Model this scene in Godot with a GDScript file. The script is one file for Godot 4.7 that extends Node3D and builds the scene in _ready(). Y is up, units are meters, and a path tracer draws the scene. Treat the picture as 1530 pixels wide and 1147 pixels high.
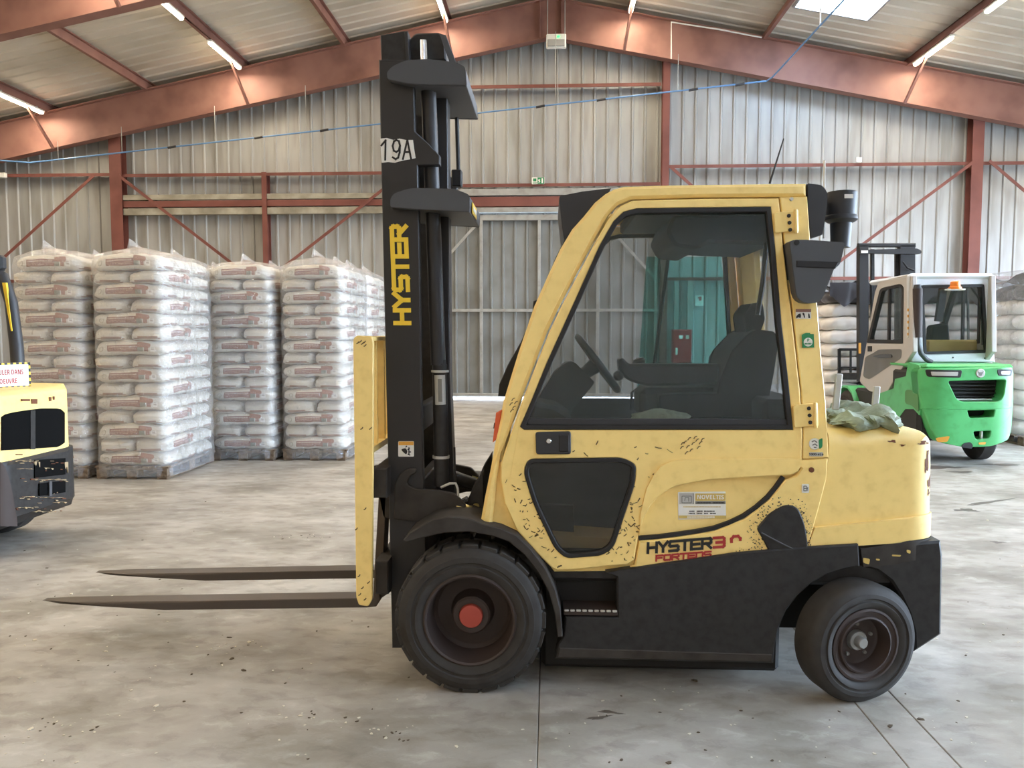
extends Node3D
# A warehouse with a yellow forklift, built in metres; the building's axes are x (across), y (up), -z (towards the gable wall).
# at(px, py, z) turns a pixel of the 1530x1147 photograph into the point where its ray meets the upright plane z, so that outlines get their real size.

const FOCAL := 1150.0
const EYE := Vector3(0, 1.6, 0)
const YAW := 2.8
const PITCH := 3.75
const WALL_Z := -18.9
const RIDGE := 8.49          # underside of the frames at the ridge
const SLOPE := 0.2

var M := {}
var taken := {}
var rng := RandomNumberGenerator.new()
var ORIGIN := Vector3.ZERO   # base of the thing that is being built
const ORD := ["lowest", "second", "third", "fourth", "fifth", "sixth", "seventh", "eighth", "ninth", "tenth", "eleventh", "twelfth", "thirteenth", "fourteenth", "topmost"]

# ---------------------------------------------------------------- camera geometry
func ray(px: float, py: float) -> Vector3:
	var b := Basis.from_euler(Vector3(-deg_to_rad(PITCH), deg_to_rad(YAW), 0))
	return b * Vector3((px - 765.0) / FOCAL, -(py - 573.5) / FOCAL, -1)

func at(px: float, py: float, z: float) -> Vector3:
	var r := ray(px, py)
	return EYE + r * ((z - EYE.z) / r.z)

func on_floor(px: float, py: float, h := 0.0) -> Vector3:
	var r := ray(px, py)
	return EYE + r * ((h - EYE.y) / r.y)

func on_x(px: float, py: float, x: float) -> Vector3:
	var r := ray(px, py)
	return EYE + r * (x / r.x)

func flat(pts: Array, z: float) -> PackedVector2Array:      # pixels -> x, y on the plane z
	var o := PackedVector2Array()
	for p in pts:
		var w := at(p[0], p[1], z)
		o.append(Vector2(w.x, w.y))
	return o

# the sides of the cab lean inwards above the waist
const CAB_Z := -3.38
const LEAN := 0.07
func lean_at(y: float) -> float:
	return -LEAN * maxf(0.0, y - 1.1)

func flat_cab(pts: Array, dz := 0.0) -> PackedVector2Array:
	var o := PackedVector2Array()
	for p in pts:
		var w := at(p[0], p[1], CAB_Z + dz)
		for i in 3:
			w = at(p[0], p[1], CAB_Z + dz + lean_at(w.y))
		o.append(Vector2(w.x, w.y))
	return o

# corners [x, y, r] of an outline become arcs of radius r
func rounded(pts: Array, n := 5) -> Array:
	var o := []
	for i in pts.size():
		var p := Vector2(pts[i][0], pts[i][1])
		var r: float = pts[i][2] if pts[i].size() > 2 else 0.0
		if r <= 0.0:
			o.append([p.x, p.y])
			continue
		var a := Vector2(pts[i - 1][0], pts[i - 1][1])
		var q: Array = pts[(i + 1) % pts.size()]
		var b := Vector2(q[0], q[1])
		var da := (a - p).normalized()
		var db := (b - p).normalized()
		var reach := minf(r, minf(a.distance_to(p), b.distance_to(p)) * 0.49)
		for k in n + 1:
			var t := float(k) / n
			var c := (p + da * reach) * (1 - t) * (1 - t) + p * 2 * t * (1 - t) + (p + db * reach) * t * t
			o.append([c.x, c.y])
	return o

# ---------------------------------------------------------------- mesh building
class Buf:
	var v := PackedVector3Array()
	var uv := PackedVector2Array()
	var has_uv := false

	func tri(a: Vector3, b: Vector3, c: Vector3, out: Vector3, ua := Vector2.ZERO, ub := Vector2.ZERO, uc := Vector2.ZERO) -> void:
		if (c - a).cross(b - a).dot(out) < 0.0:
			v.append_array([a, c, b])
			uv.append_array([ua, uc, ub])
		else:
			v.append_array([a, b, c])
			uv.append_array([ua, ub, uc])

	func quad(a: Vector3, b: Vector3, c: Vector3, d: Vector3, out: Vector3) -> void:
		tri(a, b, c, out)
		tri(a, c, d, out)

	func box(c: Vector3, s: Vector3, bev := 0.0, bs := Basis()) -> Buf:
		var h := s * 0.5
		bev = minf(bev, minf(h.x, minf(h.y, h.z)) * 0.9)
		var p := func(sx: float, sy: float, sz: float, k: int) -> Vector3:
			var q := Vector3(sx * h.x, sy * h.y, sz * h.z)
			if k != 0: q.x -= sx * bev
			if k != 1: q.y -= sy * bev
			if k != 2: q.z -= sz * bev
			return c + bs * q
		for s1 in [-1.0, 1.0]:
			quad(p.call(s1, -1, -1, 0), p.call(s1, 1, -1, 0), p.call(s1, 1, 1, 0), p.call(s1, -1, 1, 0), bs * Vector3(s1, 0, 0))
			quad(p.call(-1, s1, -1, 1), p.call(1, s1, -1, 1), p.call(1, s1, 1, 1), p.call(-1, s1, 1, 1), bs * Vector3(0, s1, 0))
			quad(p.call(-1, -1, s1, 2), p.call(1, -1, s1, 2), p.call(1, 1, s1, 2), p.call(-1, 1, s1, 2), bs * Vector3(0, 0, s1))
			if bev > 0.0:
				for s2 in [-1.0, 1.0]:
					quad(p.call(s1, s2, -1, 0), p.call(s1, s2, -1, 1), p.call(s1, s2, 1, 1), p.call(s1, s2, 1, 0), bs * Vector3(s1, s2, 0))
					quad(p.call(s1, -1, s2, 0), p.call(s1, -1, s2, 2), p.call(s1, 1, s2, 2), p.call(s1, 1, s2, 0), bs * Vector3(s1, 0, s2))
					quad(p.call(-1, s1, s2, 1), p.call(-1, s1, s2, 2), p.call(1, s1, s2, 2), p.call(1, s1, s2, 1), bs * Vector3(0, s1, s2))
					for s3 in [-1.0, 1.0]:
						tri(p.call(s1, s2, s3, 0), p.call(s1, s2, s3, 1), p.call(s1, s2, s3, 2), bs * Vector3(s1, s2, s3))
		return self

	func bar(a: Vector3, b: Vector3, w: float, h: float, bev := 0.0, up := Vector3.UP) -> Buf:   # w across, h along up
		var d := (b - a).normalized()
		if absf(d.dot(up)) > 0.99: up = Vector3(0, 0, 1)
		var x := up.cross(d).normalized()
		return box((a + b) * 0.5, Vector3(w, h, a.distance_to(b)), bev, Basis(x, d.cross(x).normalized(), d))

	func loft(loops: Array, closed := true, caps := true) -> Buf:
		var mids := []
		for l in loops:
			var m := Vector3.ZERO
			for q in l: m += q
			mids.append(m / l.size())
		for i in loops.size() - 1:
			var l: PackedVector3Array = loops[i]
			var k: PackedVector3Array = loops[i + 1]
			var mid: Vector3 = (mids[i] + mids[i + 1]) * 0.5
			var n := l.size()
			for j in (n if closed else n - 1):
				var j2 := (j + 1) % n
				var out := (l[j] + l[j2] + k[j] + k[j2]) * 0.25 - mid
				tri(l[j], l[j2], k[j2], out)
				tri(l[j], k[j2], k[j], out)
		if caps and loops.size() > 1:
			fan(loops[0], mids[0] - mids[1])
			fan(loops[-1], mids[-1] - mids[-2])
		return self

	func fan(l: PackedVector3Array, out: Vector3) -> void:
		var m := Vector3.ZERO
		for q in l: m += q
		m /= l.size()
		for j in l.size():
			tri(m, l[j], l[(j + 1) % l.size()], out)

	func tube(pts: Array, r, n := 10, caps := true) -> Buf:
		var loops := []
		var x := Vector3.ZERO
		for i in pts.size():
			var d: Vector3 = (pts[mini(i + 1, pts.size() - 1)] - pts[maxi(i - 1, 0)]).normalized()
			if x == Vector3.ZERO: x = d.cross(Vector3(0.31, 0.2, 0.93) if absf(d.z) < 0.9 else Vector3.UP).normalized()
			x = (x - d * x.dot(d)).normalized()
			var y := d.cross(x)
			var rr: float = r[i] if r is Array else r
			var l := PackedVector3Array()
			for k in n:
				var a := TAU * k / n
				l.append(pts[i] + (x * cos(a) + y * sin(a)) * rr)
			loops.append(l)
		return skin(loops, pts, caps)

	func skin(loops: Array, mids: Array, caps := true) -> Buf:
		for i in loops.size() - 1:
			var n: int = loops[i].size()
			var mid: Vector3 = (mids[i] + mids[i + 1]) * 0.5
			for j in n:
				var j2 := (j + 1) % n
				var out: Vector3 = (loops[i][j] + loops[i][j2] + loops[i + 1][j] + loops[i + 1][j2]) * 0.25 - mid
				tri(loops[i][j], loops[i][j2], loops[i + 1][j2], out)
				tri(loops[i][j], loops[i + 1][j2], loops[i + 1][j], out)
		if caps:
			fan(loops[0], mids[0] - mids[1])
			fan(loops[-1], mids[-1] - mids[-2])
		return self

	func lathe(prof: Array, c: Vector3, axis: Vector3, n := 32) -> Buf:   # prof: [radius, distance along the axis]; outside is to the left when the profile rises
		axis = axis.normalized()
		var x := axis.cross(Vector3.UP if absf(axis.y) < 0.9 else Vector3.RIGHT).normalized()
		var y := axis.cross(x)
		for i in prof.size() - 1:
			var p0: Array = prof[i]
			var p1: Array = prof[i + 1]
			for k in n:
				var a0 := TAU * k / n
				var a1 := TAU * (k + 1) / n
				var d0 := x * cos(a0) + y * sin(a0)
				var d1 := x * cos(a1) + y * sin(a1)
				var dm := (d0 + d1).normalized()
				var out: Vector3 = dm * (p1[1] - p0[1]) - axis * (p1[0] - p0[0])
				var q := [c + d0 * p0[0] + axis * p0[1], c + d1 * p0[0] + axis * p0[1], c + d1 * p1[0] + axis * p1[1], c + d0 * p1[0] + axis * p1[1]]
				if p0[0] > 1e-6: tri(q[0], q[1], q[2], out)
				if p1[0] > 1e-6: tri(q[0], q[2], q[3], out)
		return self

	# a flat outline (x, y) swept from z0 to z1 (z1 > z0), its rims chamfered by bev; holes are outlines too
	func prism(poly: PackedVector2Array, z0: float, z1: float, bev := 0.0, holes := []) -> Buf:
		var p := ccw(poly)
		var hs := []
		for h in holes:
			var q := ccw(h)
			q.reverse()
			hs.append(q)
		var zs := [z0, z0 + bev, z1 - bev, z1] if bev > 0 else [z0, z1]
		var ins := [bev, 0.0, 0.0, bev] if bev > 0 else [0.0, 0.0]
		for ring in [p] + hs:
			var n: int = ring.size()
			var moved := []
			for s in ins: moved.append(inset(ring, s) if s > 0 else ring)
			for i in zs.size() - 1:
				for j in n:
					var j2 := (j + 1) % n
					var e: Vector2 = ring[j2] - ring[j]
					var tip: float = 0.0 if bev <= 0 else (-0.7 if i == 0 else 0.7 if i == 2 else 0.0)
					var out := Vector3(e.y, -e.x, 0).normalized() + Vector3(0, 0, tip)
					var a: Vector2 = moved[i][j]
					var b: Vector2 = moved[i][j2]
					var c: Vector2 = moved[i + 1][j2]
					var d: Vector2 = moved[i + 1][j]
					quad(Vector3(a.x, a.y, zs[i]), Vector3(b.x, b.y, zs[i]), Vector3(c.x, c.y, zs[i + 1]), Vector3(d.x, d.y, zs[i + 1]), out)
		var pieces := [inset(p, bev) if bev > 0 else p]
		if holes.is_empty() and Geometry2D.triangulate_polygon(pieces[0]).is_empty(): pieces = [p]
		for h in hs:
			var hole := ccw(inset(h, bev) if bev > 0 else h)
			var cx := 0.0
			for q in hole: cx += q.x / hole.size()
			var cut := []
			for piece in pieces:
				for half in [Vector2(cx - 50, cx), Vector2(cx, cx + 50)]:
					for q in Geometry2D.intersect_polygons(piece, PackedVector2Array([Vector2(half.x, -50), Vector2(half.y, -50), Vector2(half.y, 50), Vector2(half.x, 50)])):
						cut.append_array(Geometry2D.clip_polygons(q, hole))
			pieces = cut
		for face in pieces:
			var t := Geometry2D.triangulate_polygon(face)
			if t.is_empty():
				push_warning("outline could not be filled")
			for i in range(0, t.size(), 3):
				var a: Vector2 = face[t[i]]
				var b: Vector2 = face[t[i + 1]]
				var c: Vector2 = face[t[i + 2]]
				tri(Vector3(a.x, a.y, z1), Vector3(b.x, b.y, z1), Vector3(c.x, c.y, z1), Vector3(0, 0, 1), a, b, c)
				tri(Vector3(a.x, a.y, z0), Vector3(b.x, b.y, z0), Vector3(c.x, c.y, z0), Vector3(0, 0, -1), a, b, c)
		return self

	static func ccw(q: PackedVector2Array) -> PackedVector2Array:
		var p := q.duplicate()
		var s := 0.0
		for i in p.size(): s += p[i].cross(p[(i + 1) % p.size()])
		if s < 0: p.reverse()
		return p

	static func inset(p: PackedVector2Array, d: float) -> PackedVector2Array:   # d to the left of the way round
		var o := PackedVector2Array()
		var n := p.size()
		for i in n:
			var a := (p[i] - p[i - 1 if i > 0 else n - 1]).normalized()
			var b := (p[(i + 1) % n] - p[i]).normalized()
			var na := Vector2(-a.y, a.x)
			var nb := Vector2(-b.y, b.x)
			var m := (na + nb)
			var k := m.length_squared() * 0.5
			o.append(p[i] + m / maxf(k, 0.35) * d)
		return o

	func sheet(grid: Array, out: Vector3, thick := 0.0) -> Buf:   # rows of points
		for i in grid.size() - 1:
			for j in grid[i].size() - 1:
				quad(grid[i][j], grid[i][j + 1], grid[i + 1][j + 1], grid[i + 1][j], out)
		if thick > 0.0:
			var d := -out.normalized() * thick
			for i in grid.size() - 1:
				for j in grid[i].size() - 1:
					quad(grid[i][j] + d, grid[i][j + 1] + d, grid[i + 1][j + 1] + d, grid[i + 1][j] + d, -out)
			var nr := grid.size() - 1
			var nc: int = grid[0].size() - 1
			for j in nc:
				for i in [0, nr]:
					quad(grid[i][j], grid[i][j + 1], grid[i][j + 1] + d, grid[i][j] + d, grid[i][j] - grid[nr - i][j])
			for i in nr:
				for j in [0, nc]:
					quad(grid[i][j], grid[i + 1][j], grid[i + 1][j] + d, grid[i][j] + d, grid[i][j] - grid[i][nc - j])
		return self

	func warp(f: Callable) -> Buf:
		for i in v.size(): v[i] = f.call(v[i])
		return self

	func finer(times := 1) -> Buf:       # every triangle in four
		for k in times:
			var o := Buf.new()
			o.has_uv = has_uv
			for i in range(0, v.size(), 3):
				var m := [(v[i] + v[i + 1]) / 2, (v[i + 1] + v[i + 2]) / 2, (v[i + 2] + v[i]) / 2]
				var n := [(uv[i] + uv[i + 1]) / 2, (uv[i + 1] + uv[i + 2]) / 2, (uv[i + 2] + uv[i]) / 2]
				o.v.append_array([v[i], m[0], m[2], m[0], v[i + 1], m[1], m[2], m[1], v[i + 2], m[0], m[1], m[2]])
				o.uv.append_array([uv[i], n[0], n[2], n[0], uv[i + 1], n[1], n[2], n[1], uv[i + 2], n[0], n[1], n[2]])
			v = o.v
			uv = o.uv
		return self

	func mirror(zc: float) -> Buf:
		for i in range(0, v.size(), 3):
			var a := v[i]
			var b := v[i + 1]
			var c := v[i + 2]
			a.z = 2 * zc - a.z
			b.z = 2 * zc - b.z
			c.z = 2 * zc - c.z
			v[i] = a
			v[i + 1] = c
			v[i + 2] = b
			var u := uv[i + 1]
			uv[i + 1] = uv[i + 2]
			uv[i + 2] = u
		return self

	func add(o: Buf) -> Buf:
		v.append_array(o.v)
		uv.append_array(o.uv)
		has_uv = has_uv or o.has_uv
		return self

	func mesh(shift := Vector3.ZERO, angle := 38.0) -> ArrayMesh:
		var n := v.size() / 3
		var fn := PackedVector3Array()
		fn.resize(n)
		var area := PackedFloat32Array()
		area.resize(n)
		var at := {}
		for f in n:
			var c := (v[f * 3 + 2] - v[f * 3]).cross(v[f * 3 + 1] - v[f * 3])
			area[f] = c.length()
			fn[f] = c.normalized()
			for k in 3:
				var key := Vector3i((v[f * 3 + k] * 4000.0).round())
				if at.has(key): at[key].append(f)
				else: at[key] = [f]
		var lim := cos(deg_to_rad(angle))
		var nn := PackedVector3Array()
		nn.resize(v.size())
		for f in n:
			for k in 3:
				var s := Vector3.ZERO
				for g in at[Vector3i((v[f * 3 + k] * 4000.0).round())]:
					if fn[g].dot(fn[f]) > lim: s += fn[g] * area[g]
				nn[f * 3 + k] = s.normalized() if s.length() > 1e-12 else fn[f] if fn[f].length() > 0.5 else Vector3.UP
		var pos := v
		if shift != Vector3.ZERO:
			pos = v.duplicate()
			for i in pos.size(): pos[i] -= shift
		var a := []
		a.resize(Mesh.ARRAY_MAX)
		a[Mesh.ARRAY_VERTEX] = pos
		a[Mesh.ARRAY_NORMAL] = nn
		if has_uv: a[Mesh.ARRAY_TEX_UV] = uv
		var m := ArrayMesh.new()
		m.add_surface_from_arrays(Mesh.PRIMITIVE_TRIANGLES, a)
		return m

# ---------------------------------------------------------------- naming and placing
func numbered(called: String) -> String:
	if not taken.has(called):
		taken[called] = 0
		return called
	taken[called] += 1
	return "%s_%03d" % [called, taken[called]]

func tag(o: Node, label := "", category := "", group := "", kind := "") -> Node:
	if label: o.set_meta("label", label)
	if category: o.set_meta("category", category)
	if group: o.set_meta("group", group)
	if kind: o.set_meta("kind", kind)
	return o

func thing(called: String, label: String, category: String, base := Vector3.ZERO, group := "") -> Node3D:
	var o := Node3D.new()
	o.name = numbered(called)
	add_child(o)
	o.position = base
	tag(o, label, category, group)
	ORIGIN = base
	return o

# commits a shape given in the hall's own axes as a mesh; under a parent it is set relative to the thing's base
func part(called: String, b: Buf, m: Material, parent: Node = null, angle := 38.0) -> MeshInstance3D:
	var o := MeshInstance3D.new()
	o.name = called if parent else numbered(called)
	if parent:
		o.mesh = b.mesh(ORIGIN, angle)
		parent.add_child(o, true)
	else:
		o.mesh = b.mesh(Vector3.ZERO, angle)
		add_child(o)
	o.material_override = m
	return o

func struct(called: String, b: Buf, m: Material, label := "") -> MeshInstance3D:
	ORIGIN = Vector3.ZERO
	var o := part(called, b, m)
	tag(o, label, "", "", "structure")
	return o

func place(called: String, mesh: Mesh, m: Material, parent: Node, where := Transform3D()) -> MeshInstance3D:
	var o := MeshInstance3D.new()
	o.name = called
	o.mesh = mesh
	o.material_override = m
	o.transform = where
	parent.add_child(o, true)
	return o

func copy(o: Node3D, label := "") -> Node3D:
	var c: Node3D = o.duplicate()
	c.name = numbered(String(o.name).rstrip("0123456789").trim_suffix("_") if o.has_meta("numbered") else String(o.name))
	add_child(c)
	if label: c.set_meta("label", label)
	return c

# ---------------------------------------------------------------- lettering
# block capitals drawn as strokes in a box 1 wide and 1 high
const STROKES := {
	"H": [[[0, 0], [0, 1]], [[1, 0], [1, 1]], [[0, .5], [1, .5]]],
	"Y": [[[0, 1], [.5, .46], [1, 1]], [[.5, .46], [.5, 0]]],
	"S": [[[1, 1], [.12, 1], [0, .9], [0, .6], [.12, .5], [.88, .5], [1, .4], [1, .1], [.88, 0], [0, 0]]],
	"T": [[[0, 1], [1, 1]], [[.5, 1], [.5, 0]]],
	"E": [[[1, 1], [0, 1], [0, 0], [1, 0]], [[0, .5], [.9, .5]]],
	"R": [[[0, 0], [0, 1], [.88, 1], [1, .88], [1, .6], [.88, .48], [0, .48]], [[.45, .48], [1, 0]]],
	"F": [[[1, 1], [0, 1], [0, 0]], [[0, .5], [.85, .5]]],
	"O": [[[.12, 0], [0, .12], [0, .88], [.12, 1], [.88, 1], [1, .88], [1, .12], [.88, 0], [.12, 0]]],
	"n": [[[0, 0], [0, 1], [.88, 1], [1, .88], [1, 0]]],
	"3": [[[0, 1], [.88, 1], [1, .88], [1, .62], [.88, .5], [.25, .5]], [[.88, .5], [1, .38], [1, .12], [.88, 0], [0, 0]]],
	"c": [[[0, .45], [0, .75], [.25, 1], [.75, 1], [1, .75], [1, .6]]],
	"1": [[[0, .75], [.5, 1], [.5, 0]]],
	"9": [[[.95, .7], [.8, .45], [.5, .38], [.2, .45], [.05, .7], [.2, .94], [.5, 1], [.8, .94], [.95, .7], [.93, .35], [.75, .08], [.45, 0], [.1, .1]]],
	"A": [[[0, 0], [.5, 1], [1, 0]], [[.18, .36], [.82, .36]]],
}

# strokes of every letter as thin plates along the direction dx, with the letters' top towards dy
func lettering(b: Buf, text: String, o: Vector3, dx: Vector3, dy: Vector3, w: float, gap: float, pen: float, deep := 0.0012) -> Buf:
	var out := dx.cross(dy).normalized()
	var layer := 0
	var sx := dx.length() * w
	var x := 0.0
	for ch in text:
		if STROKES.has(ch):
			for line in STROKES[ch]:
				for i in line.size() - 1:
					var p: Vector3 = o + dx * (x + w * line[i][0]) + dy * line[i][1]
					var q: Vector3 = o + dx * (x + w * line[i + 1][0]) + dy * line[i + 1][1]
					var d := (q - p).normalized()
					layer = (layer + 1) % 7
					p += out * 0.00006 * layer
					q += out * 0.00006 * layer
					b.bar(p - d * pen * 0.5, q + d * pen * 0.5, pen, deep, 0.0, out)
		x += w + gap
	return b

func words(text: String, size: float, m: Material, parent: Node, o: Vector3, turn := Basis(), called := "lettering", wide := 1.0) -> MeshInstance3D:
	var t := TextMesh.new()
	var f := SystemFont.new()
	f.font_names = PackedStringArray(["Droid Sans"])
	f.font_weight = 700
	t.font = f
	t.text = text
	t.font_size = 32
	t.pixel_size = size / 32.0
	t.depth = 0.0008 / size * size
	t.curve_step = 4.0
	var n := place(called, t, m, parent, Transform3D(turn.scaled_local(Vector3(wide, 1, 1)), o - ORIGIN))
	return n

# ---------------------------------------------------------------- materials
func ramp(stops: Array) -> Gradient:
	var g := Gradient.new()
	g.offsets = PackedFloat32Array(stops.map(func(s): return s[0]))
	g.colors = PackedColorArray(stops.map(func(s): return s[1]))
	return g

func noise(seed_: int, freq: float, stops: Array, size := 512, octaves := 4, kind := FastNoiseLite.TYPE_SIMPLEX_SMOOTH, warp := 0.0) -> NoiseTexture2D:
	var n := FastNoiseLite.new()
	n.noise_type = kind
	n.seed = seed_
	n.frequency = freq
	n.fractal_octaves = octaves
	if warp > 0:
		n.domain_warp_enabled = true
		n.domain_warp_amplitude = warp
		n.domain_warp_frequency = freq * 2.0
	var t := NoiseTexture2D.new()
	t.width = size
	t.height = size
	t.seamless = true
	t.noise = n
	if stops.size() > 0: t.color_ramp = ramp(stops)
	return t

func rgb(r: float, g: float, b: float, a := 1.0) -> Color:
	return Color(r / 255.0, g / 255.0, b / 255.0, a)

func mat(called: String, c: Color, rough := 0.6, metal := 0.0, spec := 0.5) -> StandardMaterial3D:
	var m := StandardMaterial3D.new()
	m.resource_name = called
	m.albedo_color = c
	m.roughness = rough
	m.metallic = metal
	m.metallic_specular = spec
	M[called] = m
	return m

func tri(m: StandardMaterial3D, tex: Texture2D, scale: float) -> StandardMaterial3D:   # a texture laid on along the hall's axes
	m.albedo_texture = tex
	m.uv1_triplanar = true
	m.uv1_scale = Vector3.ONE * scale
	return m

func bump(m: StandardMaterial3D, tex: Texture2D, strength: float, scale := 0.0) -> StandardMaterial3D:
	m.heightmap_enabled = true
	m.heightmap_texture = tex
	m.heightmap_scale = strength
	if scale > 0.0:
		m.uv1_triplanar = true
		m.uv1_scale = Vector3.ONE * scale
	return m

func glass(called: String, c: Color, rough := 0.05) -> StandardMaterial3D:
	var m := mat(called, c, rough)
	m.transparency = BaseMaterial3D.TRANSPARENCY_ALPHA
	m.cull_mode = BaseMaterial3D.CULL_DISABLED
	return m

func glow(called: String, c: Color, e: float) -> StandardMaterial3D:
	var m := mat(called, c, 0.5)
	m.emission_enabled = true
	m.emission = c
	m.emission_energy_multiplier = e
	return m

func make_materials() -> void:
	var white := Color.WHITE
	var fine := noise(11, 0.02, [[0.0, Color(.35, .35, .35)], [1.0, Color(.65, .65, .65)]], 512, 5)
	# floor: dusty concrete with dark tyre marks and pale scuffs
	var c := mat("concrete", white, 0.62, 0.0, 0.4)
	c.albedo_texture = noise(3, 0.006, [[0.0, rgb(122, 116, 106)], [0.32, rgb(146, 140, 130)], [0.55, rgb(161, 155, 146)], [0.78, rgb(174, 169, 160)], [1.0, rgb(192, 188, 178)]], 1024, 6, FastNoiseLite.TYPE_SIMPLEX_SMOOTH, 60.0)
	c.uv1_triplanar = true
	c.uv1_world_triplanar = true
	c.uv1_scale = Vector3(0.13, 0.13, 0.21)
	c.detail_enabled = true
	c.detail_blend_mode = BaseMaterial3D.BLEND_MODE_MIX
	c.detail_albedo = noise(8, 0.012, [[0.0, rgb(92, 85, 76, .55)], [0.34, rgb(115, 106, 95, .2)], [0.5, rgb(150, 145, 138, 0)], [0.7, rgb(200, 198, 190, .1)], [1.0, rgb(225, 222, 214, .4)]], 1024, 6, FastNoiseLite.TYPE_SIMPLEX_SMOOTH, 50.0)
	c.detail_uv_layer = BaseMaterial3D.DETAIL_UV_2
	c.uv2_triplanar = true
	c.uv2_world_triplanar = true
	c.uv2_scale = Vector3(0.3, 0.3, 0.55)
	c.roughness_texture = noise(21, 0.01, [[0.0, Color(.75, .75, .75)], [1.0, white]], 512, 4)
	bump(c, fine, 0.25)
	# steel sheet of the wall, dusty galvanized
	for k in 4:
		var t := mat("cladding_%d" % k, [rgb(172, 172, 168), rgb(167, 167, 164), rgb(175, 174, 170), rgb(170, 170, 167)][k], 0.5, 0.15, 0.4)
		tri(t, noise(31 + k, 0.012, [[0.0, Color(.84, .83, .81)], [0.5, Color(.94, .94, .94)], [1.0, white]], 256, 4), 0.4)
		t.uv1_scale = Vector3(0.8, 0.12, 0.8)
		t.uv1_world_triplanar = true
	mat("door_sheet", rgb(136, 138, 136), 0.55, 0.1, 0.4)
	tri(M.door_sheet, M.cladding_0.albedo_texture, 0.3)
	for k in 3:
		var t := mat("roof_sheet_%d" % k, [rgb(216, 208, 192), rgb(210, 203, 187), rgb(213, 205, 189)][k], 0.7)
		tri(t, M.cladding_1.albedo_texture, 0.15)
	mat("galvanized", rgb(172, 172, 168), 0.4, 0.35)
	tri(M.galvanized, M.cladding_1.albedo_texture, 0.9)
	mat("timber_band", rgb(172, 166, 152), 0.7)
	tri(M.timber_band, noise(51, 0.015, [[0.0, Color(.72, .71, .68)], [0.6, Color(.9, .9, .88)], [1.0, white]], 256), 0.5)
	mat("red_oxide", rgb(150, 110, 99), 0.62, 0.0, 0.4)
	tri(M.red_oxide, noise(52, 0.01, [[0.0, Color(.82, .8, .8)], [0.6, Color(.96, .96, .96)], [1.0, white]], 256), 0.35)
	mat("red_dark", rgb(124, 76, 67), 0.62, 0.0, 0.4)
	tri(M.red_dark, M.red_oxide.albedo_texture, 0.35)
	mat("blue_pipe", rgb(98, 138, 184), 0.4)
	mat("white_paint", rgb(225, 224, 218), 0.5)
	mat("grey_paint", rgb(158, 156, 150), 0.5)
	mat("outside_ground", rgb(150, 148, 142), 0.9)
	glow("lamp_glow", Color(1.0, 0.95, 0.86), 14.0)
	glow("green_glow", Color(0.3, 1.0, 0.5), 1.2)
	glass("skylight_pane", Color(0.85, 0.9, 0.95, 0.25), 0.1)
	# the truck
	var wear := noise(61, 0.02, [[0.0, Color(.95, .94, .92)], [0.4, Color(.985, .985, .98)], [1.0, white]], 512, 4)
	mat("yellow_paint", rgb(254, 220, 138), 0.42, 0.0, 0.5)
	tri(M.yellow_paint, wear, 1.2)
	mat("black_paint", rgb(47, 45, 44), 0.5, 0.0, 0.45)
	tri(M.black_paint, noise(63, 0.02, [[0.0, Color(.65, .62, .6)], [0.55, Color(.9, .9, .9)], [1.0, white]], 512), 1.5)
	mat("black_dirty", rgb(62, 57, 52), 0.75)
	tri(M.black_dirty, noise(64, 0.012, [[0.0, Color(.6, .55, .5)], [0.5, Color(.86, .84, .82)], [1.0, white]], 512, 5), 1.1)
	mat("mast_steel", rgb(44, 42, 42), 0.45, 0.15)
	mat("plastic_black", rgb(48, 48, 50), 0.5)
	mat("plastic_grey", rgb(74, 75, 78), 0.55)
	mat("rubber", rgb(54, 51, 48), 0.75)
	tri(M.rubber, noise(65, 0.02, [[0.0, Color(.72, .68, .64)], [0.6, Color(.95, .94, .93)], [1.0, white]], 256), 2.0)
	mat("rim_brown", rgb(58, 46, 41), 0.6, 0.1)
	mat("red_cap", rgb(170, 70, 55), 0.55)
	mat("orange_lens", rgb(214, 92, 50), 0.25)
	mat("chrome", rgb(225, 225, 225), 0.18, 1.0)
	mat("zinc", rgb(196, 180, 120), 0.35, 0.8)
	mat("fork_steel", rgb(86, 78, 72), 0.42, 0.55)
	mat("label_white", rgb(232, 229, 220), 0.5)
	mat("label_silver", rgb(190, 188, 182), 0.4, 0.2)
	mat("ink_black", rgb(28, 26, 25), 0.6)
	mat("ink_red", rgb(168, 44, 40), 0.5)
	mat("ink_yellow", rgb(240, 200, 55), 0.5)
	mat("ink_orange", rgb(222, 160, 60), 0.5)
	mat("ink_grey", rgb(120, 118, 112), 0.5)
	mat("ink_green", rgb(40, 130, 80), 0.5)
	mat("ink_gold", rgb(206, 176, 96), 0.5)
	mat("scratch_brown", rgb(92, 72, 38), 0.8)
	mat("scuffed", rgb(168, 146, 110), 0.7)
	mat("rust", rgb(110, 66, 42), 0.85)
	mat("cab_inside", rgb(46, 46, 45), 0.85)
	mat("seat_cloth", rgb(38, 38, 39), 0.9)
	glass("cab_glass", Color(0.12, 0.22, 0.21, 0.16), 0.04)
	var teal := glass("teal_glass", Color(0.52, 0.82, 0.79, 0.0), 0.02)      # tinted right through
	teal.refraction_enabled = true
	teal.refraction_scale = 0.004
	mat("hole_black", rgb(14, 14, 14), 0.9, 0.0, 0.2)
	glass("low_glass", Color(0.09, 0.12, 0.11, 0.42), 0.04)
	mat("tarp_green", rgb(158, 170, 146), 0.7)
	bump(tri(M.tarp_green, noise(71, 0.03, [[0.0, Color(.75, .75, .75)], [1.0, white]], 256), 3.0), fine, 1.0)
	mat("green_paint", rgb(84, 178, 104), 0.35)
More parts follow.
